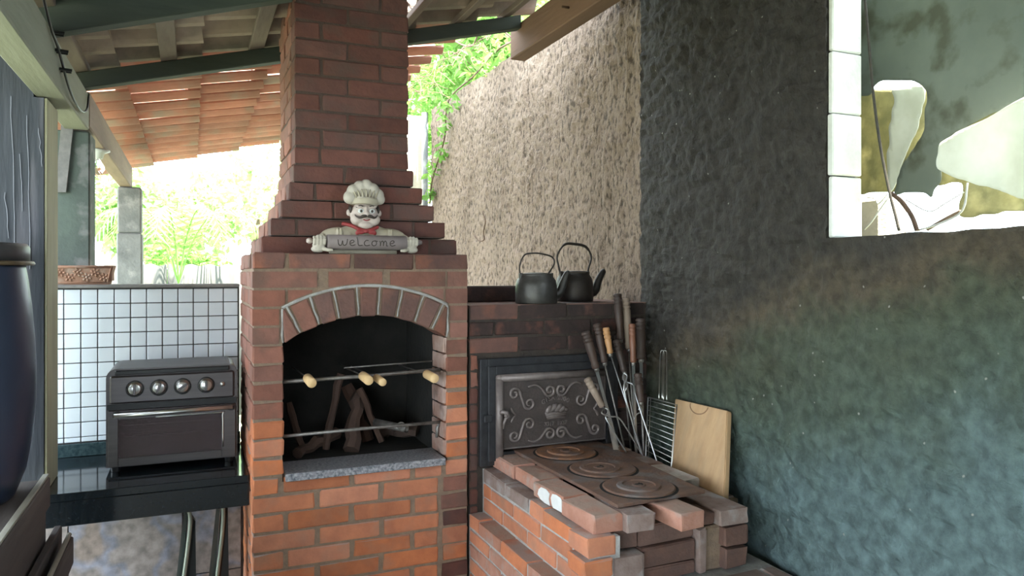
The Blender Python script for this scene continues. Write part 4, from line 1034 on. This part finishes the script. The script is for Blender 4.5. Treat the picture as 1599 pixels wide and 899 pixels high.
for a, c in (((OV0+.008,OVY-.006,.896),(gx0,OVY+.0115,1.104)), ((gx1,OVY-.006,.896),(OV1-.008,OVY+.0115,1.104)), ((gx0,OVY-.006,.896),(gx1,OVY+.0115,gz0)), ((gx0,OVY-.006,gz1),(gx1,OVY+.0115,1.104))): box(b_, a, c, .0015)
bpy.data.objects.remove(dr); dr = link('door', b_, M['oven_steel'], ov)
link('glass', boxbm((gx0+.0003,OVY-.003,gz0+.0003),(gx1-.0003,OVY+.003,gz1-.0003)), M['oven_glass'], dr)
link('chrome_edge', tubebm(sub([(gx0+.35*(gx1-gx0),OVY-.007,gz1+.002),(gx1-.01,OVY-.007,gz1+.002),(gx1+.003,OVY-.007,gz1-.008),(gx1+.004,OVY-.007,gz0+.012)],4), .0028, 6), M['chrome'], dr, True)
b_ = bmesh.new(); add_tube(b_, [(OV0+.03,OVY-.036,1.090),(-.06,OVY-.040,1.093),(OV1-.02,OVY-.036,1.096)], .009, 12); link('handle', b_, M['chrome'], dr, True)
b_ = bmesh.new()
for x in (OV0+.036, OV1-.026): box(b_, (x-.010,OVY-.036,1.083), (x+.010,OVY-.005,1.100), .002)
link('handle_bracket', b_, M['black_plastic'], dr)
link('cavity', boxbm((gx0-.004,OVY+.0125,gz0-.01),(gx1+.004,OVY+.0135,gz1+.008)), M['oven_dark'], ov)
b_ = bmesh.new(); add_tube(b_, [(gx0+.01,OVY+.008,1.02),(gx0+.02,OVY+.008,1.005),(gx1-.03,OVY+.008,1.005),(gx1-.022,OVY+.008,1.022)], .0014, 5); add_tube(b_, [(gx0+.02,OVY+.008,1.045),(gx1-.02,OVY+.008,1.045)], .001, 5)
link('rack', b_, M['steel'], ov)
for k, (x, a) in enumerate(((-.195,0),(-.113,.3),(-.031,.95),(.053,.05))):
    kb = link('dial', lathebm([(.027,0),(.027,.004),(.0225,.006),(.021,.020),(.019,.022),(0,.022)], (x,OVY-.0005,1.182), (0,-1,0), 28), M['chrome'], ov, True)
    dg = bmesh.new(); box(dg, (-.0045,-.0005,-.020), (.0045,.004,.020), .001); bmesh.ops.transform(dg, matrix=Matrix.Translation((x,OVY-.0265,1.182)) @ Matrix.Rotation(a,4,'Y'), verts=dg.verts)
    link('grip', dg, M['oven_steel'], kb)
    link('dial_ring', lathebm([(.0275,0),(.031,0),(.031,.0035),(.0275,.0035)], (x,OVY-.0005,1.182), (0,-1,0), 28), M['black_plastic'], ov, True)
link('button', lathebm([(0,0),(.009,0),(.009,.006),(0,.007)], (.112,OVY-.0005,1.182), (0,-1,0), 18), M['chrome'], ov, True)
for x in (OV0+.03, OV1-.03):
    for y in (OVY+.035, OVY+.26): link('foot', lathebm([(.015,0),(.017,.018)], (x,y,.8712), (0,0,1), 14), M['black_plastic'], ov)
# =================================================================== DRUM AND BENCH
dc = Vector((-.637, 2.548, .966))
dm = thing('blue_drum', dc, 'tall blue plastic drum with dark lid on the wooden bench', 'drum')
prof = [(0,0),(.155,0),(.168,.012),(.195,.085),(.210,.18),(.219,.28),(.220,.36),(.216,.46),(.208,.56),(.200,.63),(.194,.665),(.192,.68),(0,.68)]
link('body', lathebm(prof, dc, (0,0,1), 64), M['drum'], dm, True)
link('clamp_ring', lathebm([(.193,0),(.213,.0),(.217,.005),(.213,.012),(.193,.012)], dc+Vector((0,0,.674)), (0,0,1), 64), M['drum_ring'], dm, True)
link('lid', lathebm([(.193,0),(.203,0),(.204,.038),(.197,.050),(0,.054)], dc+Vector((0,0,.6865)), (0,0,1), 64), M['drum_lid'], dm, True)
bn = thing('wooden_bench', (-.7, 2.0, 0), 'dark weathered wooden bench under the blue drum', 'bench')
for k in range(4):
    x1 = -.4385 - k*.115
    link('plank', boxbm((x1-.110, 1.15, .933), (x1, 2.75, .965), .004), M['bench'], bn)
link('side_rail', boxbm((-.436, 1.15, .875), (-.412, 2.76, .970), .004), M['bench'], bn)
link('pale_rail_edge', boxbm((-.434, 1.15, .9705), (-.416, 2.77, .978), .002), M['bench_pale'], bn)['label'] = 'pale worn top edge of the rail'
for k in range(5):
    z1 = .872 - k*.155
    link('side_board', boxbm((-.434, 1.15, z1-.148), (-.418, 2.72-.01*k, z1), .003), M['bench'], bn)
for y in (1.25, 2.68):
    for x in (-.85, -.47): link('leg', boxbm((x-.03,y-.03,0), (x+.03,y+.03,.932), .004), M['bench'], bn)
cr_ = thing('crate', (-.38, 2.2, 0), 'dark crate of long boards beside the bench at lower left', 'crate')
link('slat', boxbm((-.408,1.4,.735), (-.385,2.80,.800), .004), M['bench'], cr_)
link('slat', boxbm((-.368,1.4,.690), (-.345,2.74,.778), .004), M['bench'], cr_)
link('slat', boxbm((-.404,1.4,.560), (-.380,2.70,.660), .004), M['bench'], cr_)
link('slat', boxbm((-.376,1.4,.540), (-.350,2.62,.640), .004), M['bench'], cr_)
for z in (.7785,.6405): link('pale_edge', tubebm([(-.357,1.5,z+.007),(-.357,2.735 if z>.7 else 2.61,z+.007)], .0075, 8), M['bench_pale'], cr_, True)
for y in (1.6,2.3,2.55): link('cross_piece', boxbm((-.41,y,.0),(-.352,y+.03,.535),.003), M['bench'], cr_)

# folded chairs under the counter
def folded(x, y, lab, dz):
    t = thing('folding_chair', (x, y, 0), lab, 'chair', 'folded chairs under the counter')
    z = .735+dz
    link('slat', prismbm([(x-.075,y-.02,0),(x-.035,y,0),(x+.018,y+.06,z),(x+.005,y+.05,z-.01)], (.004,.05,0)), M['chair_teal'], t)
    link('back_panel', prismbm([(x-.03,y+.0,0),(x+.05,y+.0,0),(x+.045,y+.085,z-.06),(x+.022,y+.075,z-.02)], (.0,.03,0)), M['black_plastic'], t)
    link('tube_frame', tubebm(sub([(x-.028,y-.01,0),(x-.015,y+.01,.3),(x+.022,y+.045,.62),(x+.026,y+.055,z-.03),(x+.016,y+.055,z),(x+.004,y+.055,z-.004)],4), .0075, 8), M['chair_edge'], t, True)
folded(-.030, 3.02, 'folded chair with grey green slat leaning under the counter', -.01)
folded(.085, 2.99, 'folded chair closest to the barbecue under the counter', .035)

# terracotta planter
pt_ = thing('terracotta_planter', (-.42, 3.54, 1.570), 'rectangular terracotta planter with floral relief on the half wall', 'planter')
x0, x1, y0, y1, zb, zt2 = -.60, -.315, 3.50, 3.615, 1.570, 1.648
b_ = bmesh.new(); o_ = .018
bot = [(x0,y0,zb),(x1,y0,zb),(x1,y1,zb),(x0,y1,zb)]; top = [(x0-o_,y0-.008,zt2),(x1+o_,y0-.008,zt2),(x1+o_,y1+.008,zt2),(x0-o_,y1+.008,zt2)]
vb = [b_.verts.new(p) for p in bot]; vt = [b_.verts.new(p) for p in top]; vi = [b_.verts.new((p[0]*.96-.0184,p[1] + (.012 if k < 2 else -.012),zt2)) for k, p in enumerate(top)]; vj = [b_.verts.new((v.co.x,v.co.y,zb+.015)) for v in vi]
b_.faces.new(vb[::-1]); b_.faces.new(vj)
for k in range(4):
    l_ = (k+1)%4; b_.faces.new((vb[k],vb[l_],vt[l_],vt[k])); b_.faces.new((vt[k],vt[l_],vi[l_],vi[k])); b_.faces.new((vi[k],vi[l_],vj[l_],vj[k]))
link('pot', b_, M['terracotta'], pt_)
b_ = bmesh.new()
def fy(z): return y0 - .008*(z-zb)/(zt2-zb) - .001
for k in range(9):
    cx_ = x0+.02+k*.031; cz_ = zb+.038+(.012 if k%2 else -.008)
    for q in range(6):
        a = q*PI/3+k; r_ = .013; ell(b_, Vector((cx_+r_*math.cos(a), fy(cz_), cz_+r_*math.sin(a))), (.006,.003,.004), 8, Matrix.Rotation(-a,3,'Y').to_quaternion())
    ell(b_, Vector((cx_, fy(cz_), cz_)), (.005,.004,.005), 8)
add_tube(b_, [(x0-o_*.1,fy(zb+.008),zb+.008),(x1+o_*.1,fy(zb+.008),zb+.008)], .003, 6); add_tube(b_, [(x0-o_*.8,fy(zt2-.007),zt2-.007),(x1+o_*.8,fy(zt2-.007),zt2-.007)], .0045, 6)
for s_ in (x0+.004, x1-.004): add_tube(b_, [(s_,fy(zb),zb+.008),(s_+(o_*.8 if s_>-.4 else -o_*.8),fy(zt2),zt2-.007)], .004, 6)
link('floral_relief', b_, M['terracotta'], pt_, True)

# =================================================================== LAMP, CABLES, HOOKS
lp = thing('bare_bulb', (-.435, 4.1, 2.2), 'clear light bulb in a white ceramic holder under the eave beam', 'lamp')
lc = PY(161, 222, 4.15); lc = Vector((-.430, 4.25, 2.234))
link('holder', lathebm([(0,0),(.055,0),(.055,.008),(.030,.018),(.021,.045),(0,.045)], lc-Vector((0,0,.0005)), (0,0,-1), 22), M['white_cer'], lp, True)
link('bulb', lathebm([(.013,0),(.015,.012),(.029,.035),(.031,.052),(.022,.072),(0,.080)], lc-Vector((0,0,.046)), (0,0,-1), 22), M['bulb'], lp, True)
rodthing('electric_cable', sub([(-.388,2.35,2.46),(-.388,2.60,2.36),(-.386,2.72,2.33),(-.384,2.95,2.25),(-.384,3.2,2.23),(-.386,3.42,2.27),(-.392,3.55,2.36)],5), .0042, M['black'], 'thin black cable sagging along the pale corner beam', 'cable')
for k, (y, z, l_) in enumerate(((2.66,2.36,'upper'),(2.74,2.325,'middle'),(2.82,2.285,'lower'))):
    b_ = bmesh.new(); add_tube(b_, [(-.396,y,z),(-.36,y+.004,z-.002)], .005, 6); add_tube(b_, [(-.396,y+.03,z),(-.365,y+.03,z-.002)], .004, 6)
    tag(link('cable_bracket', b_, M['black']), '%s of three small black iron pegs on the pale corner beam' % l_, 'bracket', 'pegs on the corner beam')
rodthing('wire_hook', sub([PXp(753,330,1.895),PXp(758,345,1.895),PXp(755,362,1.90),PXp(756,374,1.90),PXp(748,376,1.895),PXp(741,368,1.895)],4), .004, M['rust_wire'], 'bent rusty wire hook sticking out of the rough wall', 'hook')
o = rodthing('nail', [(1.598,3.05,2.84),(1.56,3.04,2.835)], .006, M['rust_wire'], 'nail in the side of the reddish timber beam', 'nail')

# =================================================================== FIGURINE
FX, FYY, FZ = .614, 2.872, TOP+.001
fg = thing('chef_figurine', (FX,FYY,FZ), 'painted chef bust figurine holding a welcome sign on the ledge', 'figurine')
def F(x, y, z): return Vector((FX+x, FYY+y, FZ+z))
def fused(name, fn, m, parent, vox=.0035, sm=4):
    b_ = bmesh.new(); fn(b_); o_ = link(name, b_, m, parent, True)
    r_ = o_.modifiers.new('fuse', 'REMESH'); r_.mode = 'VOXEL'; r_.voxel_size = vox; r_.use_smooth_shade = True
    s_ = o_.modifiers.new('smooth', 'SMOOTH'); s_.iterations = sm; s_.factor = .5
    return o_
def torso(b_):
    ell(b_, F(0,.015,.065), (.120,.028,.052), 24); ell(b_, F(-.095,.008,.062), (.075,.027,.040), 20); ell(b_, F(.095,.008,.062), (.075,.027,.040), 20)
    ell(b_, F(0,.010,.105), (.045,.026,.022), 18)
    add_tube(b_, [F(-.15,.0,.055), F(-.185,-.008,.04)], [.026,.020], 14); add_tube(b_, [F(.15,.0,.055), F(.182,-.008,.04)], [.026,.020], 14)
    box(b_, F(-.13,-.005,0.0), F(.13,.035,.05))
    for x in (-.105,-.092,.092,.105): add_tube(b_, [F(x,-.016,.098), F(x*.98,-.022,.080), F(x,-.02,.066)], .004, 8)
fused('torso', torso, M['fig_jacket'], fg)
def head(b_):
    ell(b_, F(.0,0,.150), (.054,.042,.052), 24); ell(b_, F(-.030,-.018,.132), (.027,.024,.024), 16); ell(b_, F(.032,-.018,.132), (.027,.024,.024), 16)
    ell(b_, F(0,-.022,.110), (.030,.022,.016), 16); ell(b_, F(.001,-.045,.150), (.0105,.016,.014), 12); ell(b_, F(.001,-.036,.166), (.007,.012,.016), 10)
    ell(b_, F(-.060,.0,.158), (.009,.009,.014), 10); ell(b_, F(.060,.0,.158), (.009,.009,.014), 10)
    ell(b_, F(-.024,-.036,.180), (.018,.008,.006), 10); ell(b_, F(.026,-.036,.180), (.018,.008,.006), 10)
    add_tube(b_, [F(0,.005,.09), F(0,.0,.12)], [.030,.026], 12)
fused('head', head, M['fig_skin'], fg, .003, 3)
def hat(b_):
    add_tube(b_, [F(0,-.002,.186), F(.002,-.0,.212)], [.050,.053], 28)
    for k, (x, z, r_) in enumerate(((-.055,.216,.027),(-.042,.240,.027),(-.018,.256,.026),(.006,.262,.026),(.030,.248,.027),(.050,.228,.026),(.058,.212,.022))): ell(b_, F(x,-.008,z), (r_,r_*1.05,r_), 16)
    ell(b_, F(0,.0,.232), (.055,.038,.030), 20)
fused('hat', hat, M['fig_white'], fg, .003, 3)
b_ = bmesh.new()
for k in range(7):
    x = -.042+k*.014; add_tube(b_, sub([F(x*.85,-.046+abs(x)*.25,.213), F(x*1.0,-.044+abs(x)*.2,.230), F(x*1.25,-.036+abs(x)*.2,.246)],3), [.002,.0032,.003,.0035,.003,.0025,.0015], 6)
link('hat_pleat', b_, M['fig_jacket'], fg, True)
link('hat_band', lathebm([(.0535,0),(.0545,.002),(.0550,.020),(.0540,.022)], F(0,-.001,.190), (0,0,1), 32), M['fig_jacket'], fg, True)
for s_ in (-1,1):
    e = link('eye', (lambda b: (ell(b, F(.001+s_*.022,-.0385,.163), (.0115,.005,.009), 12), b)[1])(bmesh.new()), M['white_cer'], fg, True)
    link('pupil', (lambda b: (ell(b, F(.001+s_*.021,-.0428,.162), (.0050,.002,.0055), 10), b)[1])(bmesh.new()), M['fig_dark'], e, True)
    link('eyebrow', tubebm(sub([F(s_*.012,-.043,.180), F(s_*.024,-.043,.183), F(s_*.038,-.036,.176)],3), .0022, 6), M['fig_dark'], fg, True)
    link('hair', (lambda b: (ell(b, F(s_*.053,.002,.170), (.008,.018,.018), 10), b)[1])(bmesh.new()), M['fig_dark'], fg, True)
    link('moustache', tubebm(sub([F(s_*.001,-.054,.143), F(s_*.014,-.056,.142), F(s_*.028,-.050,.137), F(s_*.040,-.040,.143), F(s_*.043,-.037,.149)],4), [.004,.005,.0055,.006,.006,.006,.0055,.005,.0045,.004,.0035,.003,.0025,.002,.002,.0015,.001][:17], 8), M['fig_dark'], fg, True)
link('mouth', tubebm(sub([F(-.012,-.044,.130), F(.0,-.047,.126), F(.012,-.044,.130)],4), .0022, 6), M['fig_red'], fg, True)
def ker(b_):
    add_tube(b_, sub([F(-.085,.0,.116), F(-.055,-.018,.108), F(-.025,-.030,.094), F(0,-.034,.088), F(.025,-.030,.094), F(.05,-.018,.104)],4), .0075, 8)
    ell(b_, F(.0,-.038,.086), (.009,.007,.008), 10)
    for s_ in (-1,1): ell(b_, F(s_*.022,-.036,.083), (.018,.006,.010), 12); ell(b_, F(s_*.034,-.034,.079), (.008,.005,.009), 10)
fused('neckerchief', ker, M['fig_red'], fg, .0025, 2)
link('rolling_pin_sign', lathebm([(0,0),(.026,0),(.0285,.003),(.0285,.300),(.026,.303),(0,.303)], F(-.148,-.038,.042), (1,0,0), 28), M['fig_pin'], fg, True)
for s_ in (-1,1):
    def hand(b_, s_=s_):
        c = F(s_*.176,-.036,.030); ell(b_, c, (.024,.018,.019), 14)
        for q in range(4):
            x = s_*(.158+.0125*q); top = .066 - .004*abs(q-1.5)
            add_tube(b_, [F(x,-.030,.030), F(x,-.052,.036), F(x,-.058,.052), F(x,-.048,top), F(x,-.036,top-.002)], [.0055,.0058,.0058,.0054,.0045], 10)
        add_tube(b_, [F(s_*.165,-.040,.018), F(s_*.145,-.058,.012), F(s_*.128,-.060,.012)], [.009,.007,.005], 10)
        ell(b_, F(s_*.180,-.034,.016), (.026,.018,.014), 12)
    fused('hand', hand, M['fig_white'], fg, .0022, 2)
    link('pin_knob', lathebm([(.006,0),(.007,.006),(.010,.010),(.011,.018),(.007,.026),(0,.028)], F(s_*.195,-.034,.046), (s_,0,0), 14), M['fig_skin'] if s_ < 0 else M['fig_pin'], fg, True)
# handwriting 'Welcome' as strokes
def stroke(pts): 
    return sub(pts, 5)
WS = {'W': [[(0,.9),(.05,.3),(.2,0),(.38,.1),(.5,.75),(.55,.2),(.75,0),(.95,.3),(1.05,1.0)]],
      'e': [[(0,.35),(.35,.45),(.5,.7),(.3,.85),(.05,.6),(.05,.2),(.3,0),(.65,.15)]],
      'l': [[(.0,1.35),(.05,.8),(.1,.2),(.25,0),(.6,.08)]],
      'c': [[(.5,.8),(.25,.85),(.02,.5),(.1,.1),(.35,0),(.65,.12)]],
      'o': [[(.35,.8),(.08,.65),(.02,.25),(.25,0),(.5,.2),(.52,.6),(.35,.8),(.7,.7)]],
      'm': [[(0,.8),(.08,0),(.12,.5),(.3,.8),(.42,.5),(.42,.0),(.48,.5),(.65,.8),(.78,.5),(.8,.05),(.95,0)]]}
x = -.112; b_ = bmesh.new()
for ch, adv in (('W',1.25),('e',.85),('l',.75),('c',.85),('o',.9),('m',1.15),('e',.8)):
    s_ = .0335 if ch != 'W' else .034
    sc = .026
    for stx in WS[ch]:
        pts = []
        for (u, v) in stx:
            zz = .0295 + v*.024; yy = -.038 - math.sqrt(max(0, .0288**2-(zz-.042)**2))
            pts.append(F(x+u*s_, yy, zz))
        add_tube(b_, stroke(pts), .0017, 6)
    x += adv*s_*1.02
link('welcome_lettering', b_, M['fig_dark'], fg, True)

# =================================================================== WINDOW DRESSING
def pip(x, y, poly):
    c = False; n_ = len(poly); j = n_-1
    for i in range(n_):
        xi, yi = poly[i]; xj, yj = poly[j]
        if (yi > y) != (yj > y) and x < (xj-xi)*(y-yi)/(yj-yi)+xi: c = not c
        j = i
    return c
def cloth(name, poly, X, folds, m, label, cat, hole=None, step=5, thick=.002, x1=None):
    xs = [p[0] for p in poly]; ys = [p[1] for p in poly]
    bm = bmesh.new(); vs_ = {}
    nx_ = int((max(xs)-min(xs))/step)+1; ny_ = int((max(ys)-min(ys))/step)+1
    def vert(i, j):
        if (i,j) not in vs_:
            px_ = min(xs)+i*step; py_ = min(ys)+j*step
            p = PXp(px_, py_, X); p.x += folds(p.y, p.z); vs_[i,j] = bm.verts.new(p)
        return vs_[i,j]
    for i in range(nx_):
        for j in range(ny_):
            cx_, cy_ = min(xs)+(i+.5)*step, min(ys)+(j+.5)*step
            if pip(cx_, cy_, poly) and not (hole and pip(cx_, cy_, hole)):
                bm.faces.new((vert(i,j), vert(i+1,j), vert(i+1,j+1), vert(i,j+1)))
    for _ in range(3): # soften the stair stepped border
        be = [v for v in bm.verts if v.is_boundary]
        nc = {v: sum((e.other_vert(v).co for e in v.link_edges if e.is_boundary), Vector())/max(1, sum(1 for e in v.link_edges if e.is_boundary)) for v in be}
        for v, c in nc.items(): v.co = v.co.lerp(c, .5)
    o = link(name, bm, m, None, True, normals=False)
    s_ = o.modifiers.new('thickness', 'SOLIDIFY'); s_.thickness = thick
    return tag(o, label, cat)
nf = lambda s, a, o_: (lambda y, z: noise.noise(Vector((y*s, z*s*.5, o_)))*a)
cloth('tarpaulin', [(1316,-60),(1700,-60),(1700,120),(1599,160),(1543,183),(1500,205),(1470,222),(1464,262),(1466,282),(1450,300),(1448,312),(1440,300),(1392,303),(1402,262),(1440,205),(1446,140),(1420,124),(1366,128),(1360,148),(1322,150)], 2.05, nf(4,.035,1), M['tarp'], 'grey green torn tarpaulin hanging outside the window opening', 'tarpaulin')
cloth('white_sheet', [(1392,138),(1446,132),(1448,150),(1436,200),(1408,250),(1390,300),(1383,300),(1386,220),(1398,150)], 2.09, nf(9,.02,4), M['plastic_white'], 'narrow bright white plastic strip behind the torn tarpaulin', 'sheet')
cloth('white_sheet', [(1700,105),(1599,158),(1560,176),(1500,208),(1470,225),(1464,262),(1510,284),(1560,300),(1599,312),(1700,330)], 1.98, nf(6,.05,7), M['plastic_white'], 'large crumpled white plastic sheet at the right of the window', 'sheet')
cloth('mossy_sheet', [(1318,140),(1700,140),(1700,335),(1599,328),(1500,342),(1510,284),(1420,296),(1340,303),(1330,290)], 2.16, nf(5,.03,9), M['moss'], 'mossy yellowed sheet seen through the tear in the tarpaulin', 'sheet')
# cord, wires, stick
rodthing('hanging_cord', sub([PXp(1349,-20,1.93),PXp(1356,60,1.93),PXp(1364,150,1.93),PXp(1375,230,1.93),PXp(1389,300,1.93),PXp(1398,335,1.93),PXp(1404,360,1.93)],5), .0042, M['cord'], 'dark twisted cord hanging down the window opening', 'cord')
for k, (L_, m_, r_, nm, lab) in enumerate((
    ([(1390,305),(1372,330),(1362,345),(1350,358)], 'wire', .0022, 'loose_wire', 'grey wire bent to the left below the cord'),
    ([(1386,303),(1372,318),(1366,310),(1354,308)], 'wire', .0022, 'loose_wire', 'short curled grey wire end below the tarpaulin'),
    ([(1392,302),(1408,315),(1424,338),(1432,360)], 'rust_wire', .007, 'dry_stick', 'brown bent stick standing on the window sill'),
    ([(1432,360),(1470,348),(1503,328),(1511,285)], 'wire', .003, 'loose_wire', 'pale wire looping up to the right along the sill'),
    ([(1415,312),(1450,330),(1475,318),(1505,300)], 'wire', .002, 'loose_wire', 'thin wire crossing the bright gap'),
    ([(1448,358),(1480,340),(1500,330)], 'bark', .006, 'dry_stick', 'short brown twig lying right on the window sill'))):
    rodthing(nm, sub([PXp(x, y, 1.97+.008*k) for x, y in L_],4), r_, M[m_], lab, 'wire' if 'wire' in nm else 'stick')
o = link('stone_block', boxbm((2.28, 1.93, 0), (2.42, 2.04, 1.90), .02), M['moss']); o.data.materials[0] = M['concrete_pale']; tag(o, 'pale stone post outside below the torn tarpaulin', 'post')

# =================================================================== OUTDOORS
# corrugated fence
fc = thing('corrugated_fence', (0,9,0), 'grey corrugated fibre cement fence behind the half wall', 'fence')
for s_ in range(5):
    bm = bmesh.new(); x0 = -2.2 + s_*.98; n_ = 56; rows = []
    tp = 1.72 + random.uniform(-.03,.03)
    a = [bm.verts.new((x0+k*.97/n_, 9+.035*math.sin(k*2*PI/11), 0)) for k in range(n_+1)]
    b = [bm.verts.new((x0+k*.97/n_, 9+.035*math.sin(k*2*PI/11), tp + .012*math.sin(k*2*PI/11))) for k in range(n_+1)]
    for k in range(n_): bm.faces.new((a[k],a[k+1],b[k+1],b[k]))
    o = link('corrugated_sheet', bm, M['sheet'], fc, True); sm_ = o.modifiers.new('thickness','SOLIDIFY'); sm_.thickness = .008
# foliage helper
def leaves(bm, c, rad, n_, size, seed, flat=1.0):
    rs = random.Random(seed); c = Vector(c)
    for _ in range(n_):
        while True:
            p = Vector((rs.uniform(-1,1), rs.uniform(-1,1), rs.uniform(-1,1)))
            if p.length < 1: break
        p = c + Vector((p.x*rad[0], p.y*rad[1], p.z*rad[2]))
        a = Vector((rs.uniform(-1,1), rs.uniform(-1,1), rs.uniform(-1,.4))).normalized(); b = a.orthogonal().normalized()
        b = Matrix.Rotation(rs.uniform(0,6.28), 3, a) @ b; s_ = size*rs.uniform(.6,1.3); nn = a.cross(b)*s_*.12
        q = [p, p+a*s_*.5+b*s_*.3+nn, p+a*s_*1.1, p+a*s_*.5-b*s_*.3+nn]
        bm.faces.new([bm.verts.new(v) for v in q])
def tree(name, x, y, h, crowns, label, size, n_, m, seed, cat='tree', group=None):
    t = thing(name, (x,y,0), label, cat, group)
    link('trunk', tubebm(sub([(x,y,-.1),(x+.05,y,h*.3),(x-.05,y+.05,h*.7),(x+.05,y,h)],4), [.10-.005*k for k in range(13)], 8), M['bark'], t, True)
    b_ = bmesh.new()
    for k, (cx_, cy_, cz_, r_) in enumerate(crowns): leaves(b_, (x+cx_, y+cy_, cz_), (r_,r_,r_*.8), n_, size, seed*10+k)
    stuff(link('foliage', b_, m, t, normals=False))
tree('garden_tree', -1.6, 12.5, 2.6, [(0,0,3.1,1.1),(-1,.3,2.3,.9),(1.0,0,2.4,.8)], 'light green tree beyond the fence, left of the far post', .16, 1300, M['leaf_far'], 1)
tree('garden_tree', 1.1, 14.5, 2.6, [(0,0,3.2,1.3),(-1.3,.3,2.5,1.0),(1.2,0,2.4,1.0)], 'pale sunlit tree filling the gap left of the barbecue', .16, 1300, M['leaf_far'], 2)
tree('garden_shrub', -.3, 10.6, 1.2, [(0,0,1.75,.40),(.5,0,1.6,.35)], 'low leafy shrub just over the corrugated fence', .10, 500, M['leaf'], 3, 'shrub')
tree('boundary_tree', 3.1, 7.6, 3.2, [(0,0,3.6,1.0),(-.5,-1.0,3.5,.8),(-.1,1.0,3.4,.9),(-.6,-2.0,3.6,.7)], 'leafy green tree behind the rough wall', .11, 2200, M['leaf'], 4)
tree('boundary_tree', 2.7, 11.2, 2.6, [(0,0,3.0,.9),(-.7,0,2.2,.7)], 'smaller leafy tree past the end of the rough wall', .11, 1200, M['leaf'], 5)
# palm
pm = thing('palm', (-.15, 8.4, 0), 'young palm with arching fronds right of the far post', 'palm')
link('trunk', tubebm([(-.15,8.4,-.1),(-.12,8.4,1.5)], [.06,.04], 10), M['bark'], pm, True)
for k in range(9):
    a = k*2*PI/9+.3; bm = bmesh.new(); pts = sub([Vector((-.12,8.4,1.5)) + Vector((math.cos(a)*r_, math.sin(a)*r_*.6, hh_)) for r_, hh_ in ((0,0),(.15,.45),(.38,.75),(.68,.72),(.9,.45))],5)
    add_tube(bm, pts, .006, 5)
    for i in range(4, len(pts)-1):
        d = (pts[i+1]-pts[i]).normalized(); sd = d.cross(Vector((0,0,1))).normalized()
        for s_ in (-1,1):
            q0 = pts[i]; q1 = q0 + (sd*s_ + d*.7 - Vector((0,0,.35))).normalized()*.26; w__ = d*.018
            bm.faces.new([bm.verts.new(v) for v in (q0-w__, q0+w__, q1)])
    link('frond', bm, M['palm'], pm, normals=False)
# vine on top of the rough wall
vn = thing('climbing_vine', (1.9, 5.2, 3.0), 'green vine spilling over the top of the rough wall', 'vine')
b_ = bmesh.new()
for k in range(10):
    y = 4.0 + k*.26; leaves(b_, (1.97+random.uniform(-.05,.1), y, 3.13+random.uniform(-.04,.08)), (.12,.2,.13), 70, .07, 40+k)
for (y, z) in ((5.75,2.95),(5.7,2.8),(5.8,2.62),(6.0,2.5),(6.15,2.3),(5.5,2.98)): leaves(b_, (1.86,y,z), (.04,.08,.09), 16, .07, int(z*100))
stuff(link('foliage', b_, M['leaf'], vn, normals=False))
link('stem', tubebm(sub([(1.95,4.1,3.08),(1.9,4.6,3.12),(1.93,5.2,3.08),(1.90,5.7,3.0),(1.89,5.78,2.7),(1.885,6.1,2.4),(1.88,6.15,2.2)],5), .007, 6), M['bark'], vn, True)
link('stem', tubebm(sub([(1.92,4.3,3.05),(1.75,4.5,3.25),(1.8,4.9,3.2),(1.7,5.2,3.35)],5), .006, 6), M['bark'], vn, True)
# dry twigs tangled at the roof edge
b_ = bmesh.new(); rs = random.Random(5)
for k in range(60):
    y = rs.uniform(3.9,5.6); p = Vector((1.50+rs.uniform(-.06,.12), y, zr(1.5)+.10+rs.uniform(-.05,.08))); d = Vector((rs.uniform(-1,1),rs.uniform(-1,1),rs.uniform(-1,.5)))*.16
    add_tube(b_, sub([p, p+d*.5+Vector((rs.uniform(-.03,.03),0,rs.uniform(-.03,.03))), p+d],2), .0022, 4)
stuff(tag(link('dry_twigs', b_, M['bark']), 'tangle of dry vine twigs along the roof edge above the wall', 'twigs'))
